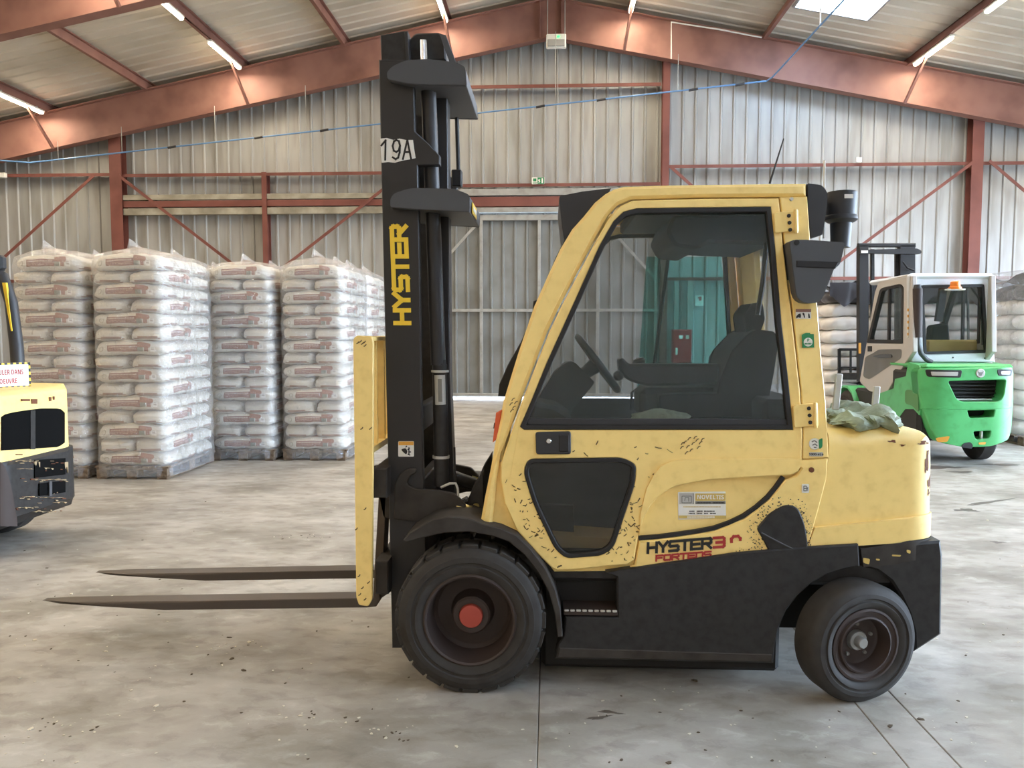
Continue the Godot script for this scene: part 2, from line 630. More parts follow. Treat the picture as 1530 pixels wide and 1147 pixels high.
	tri(M.green_paint, noise(72, 0.015, [[0.0, Color(.86, .85, .8)], [0.4, Color(.97, .97, .97)], [1.0, white]], 256), 1.0)
	mat("green_dirty", rgb(86, 136, 84), 0.6)
	mat("silver_paint", rgb(186, 180, 174), 0.45, 0.1)
	mat("silver_light", rgb(205, 206, 208), 0.45, 0.1)
	mat("amber_lens", rgb(235, 130, 40), 0.3)
	mat("brick_red", rgb(160, 42, 40), 0.45)
	# pallets, sacks and film
	mat("pallet_wood", rgb(128, 112, 95), 0.85)
	tri(M.pallet_wood, noise(81, 0.02, [[0.0, Color(.6, .56, .52)], [0.6, Color(.9, .88, .85)], [1.0, white]], 256), 3.0)
	var film := glass("film", Color(0.92, 0.93, 0.95, 0.19), 0.15)
	film.metallic_specular = 0.6
	bump(film, noise(82, 0.012, [], 512, 5, FastNoiseLite.TYPE_SIMPLEX_SMOOTH, 40.0), 4.0, 0.9)
	mat("sack_front", white, 0.5).albedo_texture = sack_print(0)
	mat("sack_plain", white, 0.5).albedo_texture = sack_print(1)
	bump(M.sack_front, noise(83, 0.02, [], 256, 4), 1.2)
	bump(M.sack_plain, M.sack_front.heightmap_texture, 1.2)
	mat("sack_white", rgb(226, 222, 219), 0.55)
	mat("sack_dark", rgb(70, 68, 72), 0.35)
	mat("litter", rgb(205, 198, 180), 0.8)
	mat("litter_dark", rgb(70, 62, 52), 0.9)
	mat("oil_stain", rgb(92, 84, 76), 0.5)

# the print on the sacks: a brownish panel with pale lines of type on cream plastic; upper half = long side, lower half = top and ends
func sack_print(kind: int) -> ImageTexture:
	var im := Image.create(512, 256, false, Image.FORMAT_RGB8)
	im.fill(rgb(206, 199, 184))
	var r := RandomNumberGenerator.new()
	r.seed = 5 + kind
	if kind == 0:
		im.fill_rect(Rect2i(112, 16, 206, 22), rgb(224, 213, 193))
		im.fill_rect(Rect2i(104, 38, 218, 60), rgb(142, 100, 86))
		for i in 28: im.fill_rect(Rect2i(112 + i * 7 + (i % 3), 47, 5, 13), rgb(204, 182, 166))
		for row in [[68, 0.8], [80, 0.7]]:
			for i in 40:
				if r.randf() < row[1]: im.fill_rect(Rect2i(112 + i * 5, row[0], 4, 5), rgb(192, 162, 146))
		im.fill_rect(Rect2i(322, 12, 96, 46), rgb(156, 110, 90))
		im.fill_rect(Rect2i(322, 58, 38, 40), rgb(134, 132, 118))
		im.fill_rect(Rect2i(368, 58, 30, 40), rgb(160, 120, 106))
		im.fill_rect(Rect2i(412, 46, 40, 50), rgb(228, 224, 215))
		im.fill_rect(Rect2i(418, 52, 26, 5), rgb(150, 140, 130))
		im.fill_rect(Rect2i(418, 64, 26, 14), rgb(176, 168, 160))
		for a in 60:
			var p := Vector2(52, 66) + Vector2.from_angle(TAU * a / 60) * 22
			im.fill_rect(Rect2i(int(p.x), int(p.y), 4, 4), rgb(150, 146, 132))
	else:
		im.fill_rect(Rect2i(150, 84, 240, 26), rgb(150, 120, 104))
	# top of the sack, and its ends
	im.fill_rect(Rect2i(100, 150, 200, 80), rgb(176, 130, 112))
	im.fill_rect(Rect2i(110, 160, 150, 8), rgb(216, 196, 178))
	im.fill_rect(Rect2i(110, 176, 170, 8), rgb(208, 184, 168))
	im.fill_rect(Rect2i(400, 206, 70, 24), rgb(158, 128, 112))
	im.fill_rect(Rect2i(390, 222, 100, 10), rgb(150, 122, 108))
	return ImageTexture.create_from_image(im)

func make_view() -> void:
	var cam := Camera3D.new()
	cam.name = "camera"
	cam.position = EYE
	cam.rotation = Vector3(-deg_to_rad(PITCH), deg_to_rad(YAW), 0)
	cam.fov = rad_to_deg(2.0 * atan(573.5 / FOCAL))
	cam.near = 0.05
	cam.far = 200
	add_child(cam)
	cam.current = true
	var sky := ProceduralSkyMaterial.new()       # an even overcast
	sky.sky_top_color = Color(0.78, 0.88, 1.0)
	sky.sky_horizon_color = Color(0.83, 0.91, 1.0)
	sky.ground_bottom_color = Color(0.5, 0.5, 0.5)
	sky.ground_horizon_color = Color(0.8, 0.82, 0.84)
	sky.sun_angle_max = 0.0
	sky.sky_energy_multiplier = 1.0
	var e := Environment.new()
	e.background_mode = Environment.BG_SKY
	e.sky = Sky.new()
	e.sky.sky_material = sky
	e.background_energy_multiplier = SKY_ENERGY
	e.tonemap_mode = Environment.TONE_MAPPER_LINEAR
	e.tonemap_exposure = EXPOSURE
	e.sdfgi_enabled = true
	e.ssao_enabled = true
	e.ssil_enabled = true
	var w := WorldEnvironment.new()
	w.name = "surroundings"
	w.environment = e
	add_child(w)

const SKY_ENERGY := 24.0
const EXPOSURE := 1.6
const LAMP_ENERGY := 5.6

func roof_y(x: float) -> float:      # underside of the roof sheets
	return RIDGE + 1.07 - SLOPE * absf(x)

func beam_y(x: float) -> float:      # underside of the frames
	return RIDGE - SLOPE * absf(x)

func make_shell() -> void:
	# floor: concrete slabs with open joints, over a base
	var fl := struct("floor", Buf.new().box(Vector3(0, -0.16, -2), Vector3(32.4, 0.2, 34.4)), M.rim_brown, "dusty grey concrete floor")
	var jx := [-16.1, -10.6, -5.1, on_floor(804, 1100).x, on_floor(1279, 1051).x, on_floor(1346, 1051).x, 6.3, 11.2, 16.1]
	var jz := [15.2, 3.5, -11.5, -19.1]
	for i in jx.size() - 1:
		for j in jz.size() - 1:
			var g := 0.0015
			var a := Vector3(jx[i] + g, 0, jz[j] - g)
			var b := Vector3(jx[i + 1] - g, 0, jz[j + 1] + g)
			part("concrete_slab", Buf.new().box(Vector3((a.x + b.x) / 2, -0.03, (a.z + b.z) / 2), Vector3(b.x - a.x, 0.06, a.z - b.z), 0.003), M.concrete, fl)
	# gable wall with the opening of the sliding door
	var o := PackedVector2Array([Vector2(-16.2, -0.06), Vector2(-3.15, -0.06), Vector2(-3.15, 4.4), Vector2(2.6, 4.4), Vector2(2.6, -0.06), Vector2(16.2, -0.06), Vector2(16.2, 6.5), Vector2(0, 9.7), Vector2(-16.2, 6.5)])
	var wb := struct("wall_back", Buf.new().prism(o, -19.2, -18.95), M.cladding_1, "gable wall of ribbed galvanized steel sheet on a red steel frame")
	var x := -16.0
	var k := 0
	while x < 15.9:
		cladding(wb, "cladding_panel", x, 0.9, 4.45 if x > -3.2 and x < 2.6 else 0.0, -1.0, -18.94, M["cladding_%d" % (k * 7 % 4)])
		x += 0.9
		k += 1
	# side walls and the wall behind the camera
	struct("wall_left", Buf.new().box(Vector3(-16.2, 3.3, -2), Vector3(0.2, 6.8, 34.4)), M.cladding_0, "left side wall of grey steel sheet")
	var r := Buf.new()
	r.box(Vector3(16.2, 3.3, -16.6), Vector3(0.2, 6.8, 5.2)).box(Vector3(16.2, 3.3, 7.6), Vector3(0.2, 6.8, 15.2)).box(Vector3(16.2, 6.1, -7), Vector3(0.2, 1.2, 14))
	struct("wall_right", r, M.cladding_0, "right side wall of grey steel sheet with a wide open gateway")
	struct("wall_front", Buf.new().prism(PackedVector2Array([Vector2(-16.2, -0.06), Vector2(16.2, -0.06), Vector2(16.2, 6.5), Vector2(0, 9.7), Vector2(-16.2, 6.5)]), 15.2, 15.4), M.cladding_0, "end wall of grey steel sheet behind the camera")
	struct("ground_outside", Buf.new().box(Vector3(36, -0.3, -2), Vector3(39, 0.3, 80)).box(Vector3(0, -0.3, -30), Vector3(32, 0.3, 21.6)), M.outside_ground, "paved yard outside the gateway")
	# roof: ribbed sheets from ridge to eave, some of them broken by skylights on the right slope
	var ce := struct("ceiling", Buf.new().bar(Vector3(0, roof_y(0) + 0.03, -19.3), Vector3(0, roof_y(0) + 0.03, 15.4), 0.6, 0.05), M.roof_sheet_0, "pale ribbed roof sheets with a ridge cap")
	for i in 32:
		var z := -19.3 + 1.1 * i
		for s in [-1.0, 1.0]:
			var bits := [[0.0, 16.4]]
			if s > 0 and i % 5 in [2, 3]: bits = [[0.0, 5.15], [6.7, 16.4]]
			for bit in bits:
				roof_sheet(ce, s, bit[0], bit[1], z, M["roof_sheet_%d" % ((i * 5 + int(s) + 1) % 3)])
	for i in 6:
		var z := -17.1 + 5.5 * i
		var b := Buf.new()
		b.quad(Vector3(5.15, roof_y(5.15) + 0.02, z), Vector3(6.7, roof_y(6.7) + 0.02, z), Vector3(6.7, roof_y(6.7) + 0.02, z + 2.2), Vector3(5.15, roof_y(5.15) + 0.02, z + 2.2), Vector3.UP)
		var w := struct("window_%d" % (i + 1), b, M.skylight_pane, "bright translucent skylight in the right slope of the roof")
		var f := Buf.new()
		for e in [[Vector3(5.15, 0, z), Vector3(6.7, 0, z)], [Vector3(5.15, 0, z + 2.2), Vector3(6.7, 0, z + 2.2)], [Vector3(5.15, 0, z), Vector3(5.15, 0, z + 2.2)], [Vector3(6.7, 0, z), Vector3(6.7, 0, z + 2.2)]]:
			f.bar(e[0] + Vector3.UP * roof_y(e[0].x), e[1] + Vector3.UP * roof_y(e[1].x), 0.05, 0.06)
		part("frame", f, M.galvanized, w)

func cladding(parent: Node, called: String, x: float, wide: float, y0: float, y1: float, z: float, m: Material, deep := 0.032) -> void:
	var low := []
	var high := []
	var pitch := wide / roundf(wide / 0.3)
	var n := int(roundf(wide / pitch))
	var us := [0.0]
	var hs := [0.0]
	for i in n:
		us.append_array([(i + 1) * pitch - 0.075, (i + 1) * pitch - 0.055, (i + 1) * pitch - 0.02, (i + 1) * pitch])
		hs.append_array([0.0, 1.0, 1.0, 0.0])
	for i in us.size():
		var px: float = x + us[i]
		low.append(Vector3(px, y0, z + hs[i] * deep))
		high.append(Vector3(px, y1 if y1 > 0 else roof_y(px) + 0.02, z + hs[i] * deep))
	part(called, Buf.new().sheet([low, high], Vector3(0, 0, 1), 0.004), m, parent, 10.0)

func roof_sheet(parent: Node, s: float, x0: float, x1: float, z: float, m: Material) -> void:
	var rows := []
	var hs := []
	for i in 3:
		hs.append_array([[i * 0.3667, 0.0], [i * 0.3667 + 0.27, 0.0], [i * 0.3667 + 0.295, 0.03], [i * 0.3667 + 0.345, 0.03]])
	hs.append([1.1, 0.0])
	for x in [x0, x1]:
		var row := []
		for h in hs: row.append(Vector3(s * x, roof_y(x) + 0.035 - h[1], z + h[0]))
		rows.append(row)
	part("roof_panel", Buf.new().sheet(rows, Vector3.DOWN, 0.008), m, parent, 10.0)

func make_frame() -> void:
	# the frames: welded I-beams rising to the ridge, on columns at the side walls
	for i in 6:
		var z := -18.5 + 5.5 * i
		var web := Buf.new()
		var flanges := Buf.new()
		for s in [-1.0, 1.0]:
			var x1: float = s * 15.9
			web.prism(PackedVector2Array([Vector2(0, beam_y(0)), Vector2(x1, beam_y(x1)), Vector2(x1, beam_y(x1) + 0.88), Vector2(0, beam_y(0) + 0.88)]), z - 0.01, z + 0.01)
			for up in [0.0, 0.88]:
				flanges.bar(Vector3(0, beam_y(0) + up, z), Vector3(x1, beam_y(x1) + up, z), 0.24, 0.024)
			web.box(Vector3(x1, 2.6, z), Vector3(0.5, 5.4, 0.2))
		var f := struct("roof_beam", web.add(flanges), M.red_oxide, "red-brown steel roof frame %s" % ["against the gable wall", "crossing the upper left corner", "", "", "", ""][i])
		var pl := Buf.new()
		for s in [-0.3, 0.3]: pl.box(Vector3(s * 0.85, beam_y(0) + 0.42, z), Vector3(0.025, 0.92, 0.22))
		part("splice_plate", pl, M.red_oxide, f)
	# purlins under the sheets, with a brace down to each frame
	for x in [-14.4, -12.12, -9.65, -7.3, -4.85, -2.42, 1.82, 4.95, 8.2, 11.4, 14.4]:
		var y := roof_y(x) - 0.01
		var p := struct("roof_purlin", Buf.new().box(Vector3(x, y - 0.1, -2.0), Vector3(0.02, 0.2, 34.4)).box(Vector3(x - 0.03, y - 0.19, -2.0), Vector3(0.08, 0.02, 34.4)).box(Vector3(x + 0.03, y - 0.01, -2.0), Vector3(0.08, 0.02, 34.4)), M.red_oxide, "red-brown steel purlin under the roof sheets")
		if x in [-12.12, -7.3, -2.42, 1.82, 8.2]:
			for i in 3:
				var z := -18.5 + 5.5 * i
				var b := Buf.new()
				b.bar(Vector3(x, y - 0.18, z + 0.95), Vector3(x + 0.12 * signf(-x), beam_y(x) + 0.0, z + 0.13), 0.055, 0.055)
				part("knee_brace", b, M.red_oxide, p)
	# columns, rails and braces of the gable wall
	for c in [[-10.62, 0.3, 0.0], [-6.93, 0.12, 5.5], [-3.3, 0.3, 0.0], [2.72, 0.16, 0.0], [9.88, 0.26, 0.0]]:
		var top: float = c[2] if c[2] > 0 else beam_y(c[0]) + 0.1
		var h: float = c[1] / 2
		var b := Buf.new().box(Vector3(c[0], top / 2, -18.62), Vector3(c[1], top, 0.016)).box(Vector3(c[0], top / 2, -18.74), Vector3(0.014, top, 0.24)).box(Vector3(c[0], top / 2, -18.86), Vector3(c[1], top, 0.016))
		struct("wall_column", b, M.red_dark, "red-brown steel column standing against the gable wall")
	var rails := [[-16, -10.7, 5.52], [-10.5, -3.4, 5.49], [-3.2, 2.6, 7.48], [-3.2, 2.6, 5.17], [2.8, 9.75, 5.57], [10.0, 16, 5.57], [2.8, 9.75, 2.93], [10.0, 16, 2.93], [-16, -10.7, 2.93]]
	for r in rails:
		var b := Buf.new().box(Vector3((r[0] + r[1]) / 2.0, r[2], -18.78), Vector3(r[1] - r[0], 0.012, 0.22)).box(Vector3((r[0] + r[1]) / 2.0, r[2] - 0.03, -18.67), Vector3(r[1] - r[0], 0.075, 0.012))
		struct("wall_beam", b, M.red_dark, "red-brown horizontal rail of the gable wall")
	for d in [[140, 262, 0, 390], [177, 262, 350, 396], [572, 283, 425, 398], [1457, 240, 1235, 405], [1478, 240, 1560, 310], [1003, 250, 1120, 355]]:
		struct("wall_brace", Buf.new().bar(at(d[0], d[1], -18.6), at(d[2], d[3], -18.6), 0.012, 0.07), M.red_dark, "thin red-brown diagonal brace of the gable wall")
	# head of the wide opening on the left: pale boards above and below a red rail
	var ys := [[4.99, 4.86, "timber_band"], [4.84, 4.69, "red_dark"], [4.66, 4.5, "timber_band"]]
	for y in ys:
		struct("trim_%d" % (ys.find(y) + 1), Buf.new().box(Vector3(-6.95, (y[0] + y[1]) / 2, -18.7), Vector3(7.05, y[0] - y[1], 0.1), 0.006), M[y[2]], ["pale board above the red rail behind the sacks", "long red rail behind the sacks", "pale weathered board under the red rail"][ys.find(y)])
	ys = [[5.06, 4.9, "galvanized"], [4.87, 4.64, "red_dark"], [4.62, 4.5, "galvanized"]]
	for y in ys:
		struct("trim_%d" % (ys.find(y) + 4), Buf.new().box(Vector3(-0.25, (y[0] + y[1]) / 2, -18.72), Vector3(5.8, y[0] - y[1], 0.12), 0.006), M[y[2]], ["pale flashing above the sliding door", "red lintel above the sliding door", "grey strip under the red lintel"][ys.find(y)])
	sliding_door()

func sliding_door() -> void:
	var b := Buf.new()
	for r in [[4.38, 0.13], [2.16, 0.07], [0.11, 0.07]]: b.box(Vector3(-0.25, r[0], -18.72), Vector3(5.7, r[1], 0.06), 0.004)
	var d := struct("door_1", b, M.galvanized, "tall grey sliding door with pale steel rails behind the forklift")
	for x in [-3.06, -1.66, -0.26, 1.15, 2.54]: part("stile", Buf.new().box(Vector3(x, 2.25, -18.72), Vector3(0.075, 4.28, 0.05), 0.004), M.galvanized, d)
	for q in [[-1.7, 4.3, -3.0, 2.9], [1.25, 4.3, 2.5, 2.95]]: part("diagonal_brace", Buf.new().bar(Vector3(q[0], q[1], -18.7), Vector3(q[2], q[3], -18.7), 0.02, 0.06), M.galvanized, d)
	var x := -3.12
	while x < 2.4:
		cladding(d, "sheet_panel", x, 0.567 if x > 1.5 else 0.867, 0.055, 4.42, -18.82, M.door_sheet, 0.035)
		x += 0.867

func strip_lamp(x: float, z: float, label: String, group := "") -> void:
	var y := roof_y(x) - 0.24
	var t := thing("strip_lamp", label, "lamp", Vector3(x, y, z), group)
	part("housing", Buf.new().box(Vector3(x, y, z), Vector3(0.11, 0.05, 1.64), 0.012), M.white_paint, t)
	part("diffuser", Buf.new().box(Vector3(x, y - 0.05, z), Vector3(0.085, 0.05, 1.6), 0.018), M.lamp_glow, t)
	for s in [-0.6, 0.6]: part("bracket", Buf.new().box(Vector3(x, y + 0.045, z + s), Vector3(0.03, 0.05, 0.05)), M.galvanized, t)
	var l := AreaLight3D.new()
	l.name = "lamp_light"
	l.area_size = Vector2(0.09, 1.6)
	l.light_color = Color(1.0, 0.93, 0.81)
	l.light_energy = LAMP_ENERGY
	l.area_range = 40
	l.area_attenuation = 2
	l.shadow_enabled = true
	t.add_child(l)
	l.position = Vector3(0, -0.08, 0)
	l.rotation_degrees = Vector3(-90, 0, 0)

func make_lamps() -> void:
	var seen := {
		"-7.30_0": "lit white strip lamp on the left roof slope, the one touching the gable frame",
		"-7.30_1": "lit white strip lamp on the left roof slope, nearer end of the two in line",
		"-12.12_0": "lit white strip lamp low on the far left of the roof, above the leftmost sacks",
		"-2.42_0": "lit white strip lamp just left of the ridge, above the mast top",
		"1.82_0": "lit white strip lamp just right of the ridge, cut by the photo's top edge",
		"8.20_0": "lit white strip lamp on the right roof slope, the one near the gable frame",
		"8.20_1": "lit white strip lamp in the upper right corner, cut by the photo's edge",
	}
	for x in [-12.12, -7.3, -2.42, 1.82, 8.2, 13.0]:
		for k in 12:
			var bay := k / 2
			var z: float = -17.4 + 5.5 * bay + 2.85 * (k % 2)
			var key := "%.2f_%d" % [x, k]
			if x > -3.0 and k in [4, 5, 6, 7, 8, 9]: continue      # switched off above the forklift
			if seen.has(key): strip_lamp(x, z, seen[key], "strip lamps under the roof")
			else: strip_lamp(x, z, "lit white strip lamp under the roof nearer than the photo shows", "strip lamps out of view")

func make_fittings() -> void:
	# blue air line slung along the gable and then towards the camera
	var a := at(45, 243, -18.1)
	var b := at(1152, 121, -18.1)
	var t := thing("blue_pipe", "long thin blue air pipe slung along the gable wall and turning under the skylight", "pipe", a)
	var run := [on_x(0, 236, a.x - 0.3) if false else a + Vector3(-2.6, 0.12, 0.6), a, b + Vector3(-0.1, 0, 0), b + Vector3(0, 0.05, 0.12)]
	var far := b + Vector3(0.35, 0.3, 6.5)
	run.append(far)
	part("pipe", Buf.new().tube(run, 0.018, 8), M.blue_pipe, t)
	for f in [0.2, 0.32, 0.41, 0.52, 0.6, 0.7, 0.78, 0.9, 0.96]:
		var p := a.lerp(b, f)
		part("coupling", Buf.new().tube([p + Vector3(-0.1, -0.018, 0), p + Vector3(0.1, 0.018, 0)], 0.028, 8), M.plastic_black, t)
	for f in [0.04, 0.13, 0.26, 0.385, 0.5, 0.72, 0.88]:
		var p := a.lerp(b, f)
		part("hanger_rod", Buf.new().tube([p, Vector3(p.x, beam_y(p.x) + 0.02, p.z)], 0.008, 6), M.galvanized, t)
	var h := b.lerp(far, 0.42)
	part("hanger_rod", Buf.new().tube([h, Vector3(h.x, roof_y(h.x), h.z)], 0.015, 6), M.white_paint, t)
	# white conduit stepping across the frame
	t = thing("white_conduit", "thin white conduit bent across the red frame right of the ridge", "conduit", at(1003, 90, -18.3))
	part("conduit", Buf.new().tube([at(1003, 88, -18.3), at(1003, 33, -18.3), at(1075, 44, -18.3), at(1138, 56, -18.3)], 0.018, 6), M.white_paint, t)
	# emergency lamp under the ridge
	var c := at(831, 62, -18.3)
	t = thing("emergency_light", "square emergency light with a green lamp hanging under the ridge", "light", c)
	part("body", Buf.new().box(c, Vector3(0.46, 0.32, 0.1), 0.02), M.white_paint, t)
	part("cover", Buf.new().box(c + Vector3(0, -0.05, 0.06), Vector3(0.4, 0.16, 0.05), 0.015), M.grey_paint, t)
	part("green_lamp", Buf.new().box(c + Vector3(0.05, 0.09, 0.06), Vector3(0.07, 0.05, 0.04), 0.015), M.green_glow, t)
	for s in [-0.2, 0.2]: part("hanger_rod", Buf.new().tube([c + Vector3(s, 0.15, 0), c + Vector3(s, 0.95, 0)], 0.012, 6), M.galvanized, t)
	part("cable", Buf.new().tube([c + Vector3(0.02, -0.15, -0.02), at(834, 156, -18.12)], 0.008, 6), M.grey_paint, t)
	# green exit pictogram above the door
	c = at(804, 270, -18.6)
	t = thing("exit_sign", "small green and white exit pictogram on the rail above the sliding door", "sign", c)
	part("plate", Buf.new().box(c, Vector3(0.3, 0.16, 0.012), 0.003), M.label_white, t)
	part("green_field", Buf.new().box(c + Vector3(0.065, 0, 0.007), Vector3(0.16, 0.15, 0.004)), M.ink_green, t)
	var g := Buf.new().box(c + Vector3(0.1, 0, 0.011), Vector3(0.035, 0.11, 0.003)).bar(c + Vector3(0.0, 0.02, 0.011), c + Vector3(0.05, -0.02, 0.011), 0.003, 0.02).bar(c + Vector3(0.02, -0.05, 0.011), c + Vector3(0.04, 0.04, 0.011), 0.003, 0.02)
	part("running_figure", g, M.label_white, t)
	part("pictogram", Buf.new().box(c + Vector3(-0.08, 0.02, 0.008), Vector3(0.08, 0.07, 0.003)).box(c + Vector3(-0.08, -0.05, 0.008), Vector3(0.1, 0.02, 0.003)), M.ink_green, t)
	# small boxes on the rails
	c = at(1283, 239, -18.6)
	part("face", Buf.new().box(c, Vector3(0.13, 0.12, 0.06), 0.01), M.white_paint, thing("junction_box", "small white square box on the right-hand red rail", "box", c))
	c = at(3, 262, -18.6)
	part("face", Buf.new().box(c, Vector3(0.22, 0.13, 0.1), 0.02), M.white_paint, thing("junction_box", "small pale box on the rail at the photo's far left edge", "box", c))
	# hose cabinet, its ducts and its sign, seen through the cab
	c = at(1018, 517, -18.6)
	t = thing("hose_cabinet", "red fire hose cabinet on the gable wall seen through the cab window", "cabinet", c)
	part("body", Buf.new().box(c, Vector3(0.46, 0.8, 0.2), 0.02), M.brick_red, t)
	part("door", Buf.new().box(c + Vector3(0, 0, 0.105), Vector3(0.42, 0.76, 0.02), 0.006), M.brick_red, t)
	part("label", Buf.new().box(c + Vector3(-0.03, 0.22, 0.117), Vector3(0.09, 0.08, 0.006)).box(c + Vector3(0.12, 0.22, 0.117), Vector3(0.07, 0.09, 0.006)).box(c + Vector3(-0.13, -0.12, 0.117), Vector3(0.05, 0.16, 0.006)), M.label_white, t)
	for px in [1010, 1031]:
		var p := at(px, 456, -18.75)
		t = thing("cable_duct", "pale vertical duct above the red hose cabinet, the %s one" % ("narrow left" if px < 1020 else "wider right"), "duct", p)
		part("duct", Buf.new().box(p, Vector3(0.11 if px < 1020 else 0.15, 1.25, 0.09), 0.008), M.galvanized, t)
	c = at(1045, 449, -18.82)
	t = thing("wall_sign", "small white and red safety notice on the gable wall seen through the cab", "sign", c)
	part("plate", Buf.new().box(c, Vector3(0.2, 0.25, 0.01), 0.002), M.label_white, t)
	part("red_pictogram", Buf.new().box(c + Vector3(0.02, 0.05, 0.007), Vector3(0.06, 0.1, 0.004)).box(c + Vector3(-0.01, 0.07, 0.007), Vector3(0.06, 0.03, 0.004)), M.ink_red, t)
	# litter and stains
	var bits := MultiMesh.new()
	bits.transform_format = MultiMesh.TRANSFORM_3D
	bits.use_colors = true
	bits.mesh = Buf.new().prism(PackedVector2Array([Vector2(-1, -.3), Vector2(-.2, -.6), Vector2(1, -.4), Vector2(.7, .5), Vector2(-.4, .6)]), -0.12, 0.12).mesh()
	bits.instance_count = 420
	var m: StandardMaterial3D = M.litter.duplicate()
	m.vertex_color_use_as_albedo = true
	rng.seed = 77
	var heaps := [on_floor(65, 1090), on_floor(330, 965), on_floor(470, 1075), on_floor(580, 1090), on_floor(30, 650), on_floor(440, 800), on_floor(480, 800)]
	for i in 420:
		var p: Vector3
		if i < 110:
			p = heaps[i % heaps.size()] + Vector3(rng.randfn(0, 0.09), 0, rng.randfn(0, 0.05))
		else:
			p = on_floor(rng.randf_range(0, 1530), 690 + 450 * pow(rng.randf(), 0.7))
		var s := rng.randf_range(0.003, 0.011) * (1.4 if rng.randf() < 0.12 else 0.8)
		bits.set_instance_transform(i, Transform3D(Basis.from_euler(Vector3(-PI / 2 + rng.randf_range(-.2, .2), rng.randf() * TAU, 0)).scaled(Vector3.ONE * s), Vector3(p.x, 0.002, p.z)))
		bits.set_instance_color(i, Color(1, 1, 1) if rng.randf() < 0.62 else Color(0.14, 0.11, 0.08))
	var mm := MultiMeshInstance3D.new()
	mm.name = "litter"
	mm.multimesh = bits
	mm.material_override = m
	add_child(mm)
	tag(mm, "scattered pale and dark crumbs of litter on the concrete floor", "litter", "", "stuff")

func make_stains() -> void:
	# oil spots and dark scuffs on the concrete
	var b := Buf.new()
	for q in [[1444, 762, 0.10, 0.06, 0.0], [1408, 698, 0.25, 0.1, 0.2], [1436, 705, 0.14, 0.06, 0.1], [1478, 750, 0.35, 0.03, 0.5], [1493, 694, 0.25, 0.08, 0.0], [1491, 810, 0.05, 0.03, 0.0], [895, 1072, 0.05, 0.012, 0.3], [912, 1064, 0.05, 0.012, -0.2]]:
		b.add(stain(q[0], q[1], q[2], q[3], q[4]))
	tag(part("floor_stains", b, M.oil_stain), "dark oil spots and scuffs on the concrete floor", "stain", "", "stuff")

func stain(px: float, py: float, rx: float, rz: float, turn := 0.0) -> Buf:
	var c := on_floor(px, py)
	var l := PackedVector3Array()
	for i in 22:
		var a := TAU * i / 22
		var k := 1.0 + 0.28 * sin(a * 3 + px) + 0.18 * sin(a * 7 + py)
		l.append(c + Vector3(0, 0.0012, 0) + (Vector3(cos(a) * rx, 0, sin(a) * rz) * k).rotated(Vector3.UP, turn))
	var b := Buf.new()
	b.fan(l, Vector3.UP)
	return b

const MID := -3.90           # the forklift's middle plane

func near_far(called: String, b: Buf, m: Material, parent: Node) -> void:      # the same part on the near and on the far side
	part(called, b, m, parent)
	var c := Buf.new().add(b)
	part(called, c.mirror(MID), m, parent)

func cab(b: Buf) -> Buf:
	return b.warp(func(p: Vector3) -> Vector3: return p + Vector3(0, 0, lean_at(p.y)))

func strip(pts: Array, w: float) -> Array:       # a line of pixels as a band w wide
	var l := []
	var r := []
	for i in pts.size():
		var a := Vector2(pts[maxi(i - 1, 0)][0], pts[maxi(i - 1, 0)][1])
		var b := Vector2(pts[mini(i + 1, pts.size() - 1)][0], pts[mini(i + 1, pts.size() - 1)][1])
		var n := (b - a).normalized().orthogonal() * w * 0.5
		l.append([pts[i][0] + n.x, pts[i][1] + n.y])
		r.append([pts[i][0] - n.x, pts[i][1] - n.y])
	r.reverse()
	return l + r

func strokes(b: Buf, pts: Array, w: float, z: float, deep: float) -> void:
	for i in pts.size() - 1: b.add(plate(strip([pts[i], pts[i + 1]], w), z, deep))

func plate(pts: Array, z: float, deep: float, bev := 0.0) -> Buf:      # pixels on the plane z, the plate reaching deep behind it
	return Buf.new().prism(flat(pts, z), z - deep, z, bev)

func rect_px(x0: float, y0: float, x1: float, y1: float) -> Array:
	return [[x0, y0], [x1, y0], [x1, y1], [x0, y1]]

func disc(px: float, py: float, z: float, r: float, deep: float, n := 16) -> Buf:
	return Buf.new().lathe([[r, -deep], [r, -r * 0.12], [r * 0.88, 0.0], [0.0, 0.0]], at(px, py, z), Vector3(0, 0, 1), n)

func make_truck() -> void:
	var base := at(980, 1040, MID)
	base.y = 0
	var t := thing("forklift", "yellow and black diesel forklift with closed cab in the middle of the hall", "forklift", base)
	truck_wheels(t)
	truck_chassis(t)
	truck_body(t)
	truck_cab(t)
	truck_inside(t)
	truck_mast(t)
	truck_forks(t)
	truck_marks(t)

func tyre_shape(r: float, w: float, c: Vector3, axis: Vector3, lugs: int) -> Buf:
	var b := Buf.new()
	var k := r / 0.335
	b.lathe([[0.2 * k, -0.035], [0.205 * k, -0.012], [0.225 * k, 0.0], [0.243 * k, 0.002], [0.248 * k, -0.004], [0.258 * k, -0.004], [0.263 * k, 0.002], [0.285 * k, 0.0], [0.29 * k, -0.005], [0.305 * k, -0.008], [0.318 * k, -0.018], [(0.326 if lugs else 0.335) * k, -0.036],
		[(0.326 if lugs else 0.335) * k, -w + 0.036], [0.318 * k, -w + 0.018], [0.29 * k, -w], [0.2 * k, -w]], c, axis, 64)
	var x := axis.cross(Vector3.UP).normalized()
	var y := x.cross(axis)
	for i in lugs:
		for side in [0, 1]:
			var a: float = TAU * (i + 0.5 * side) / lugs
			var d := x * cos(a) + y * sin(a)
			var s := d.cross(axis).normalized()
			b.box(c + d * 0.3255 * k - axis * (0.069 if side == 0 else w - 0.069), Vector3(TAU * 0.33 * k / lugs * 0.86, 0.021, 0.094), 0.004, Basis(s, d, axis))
	return b

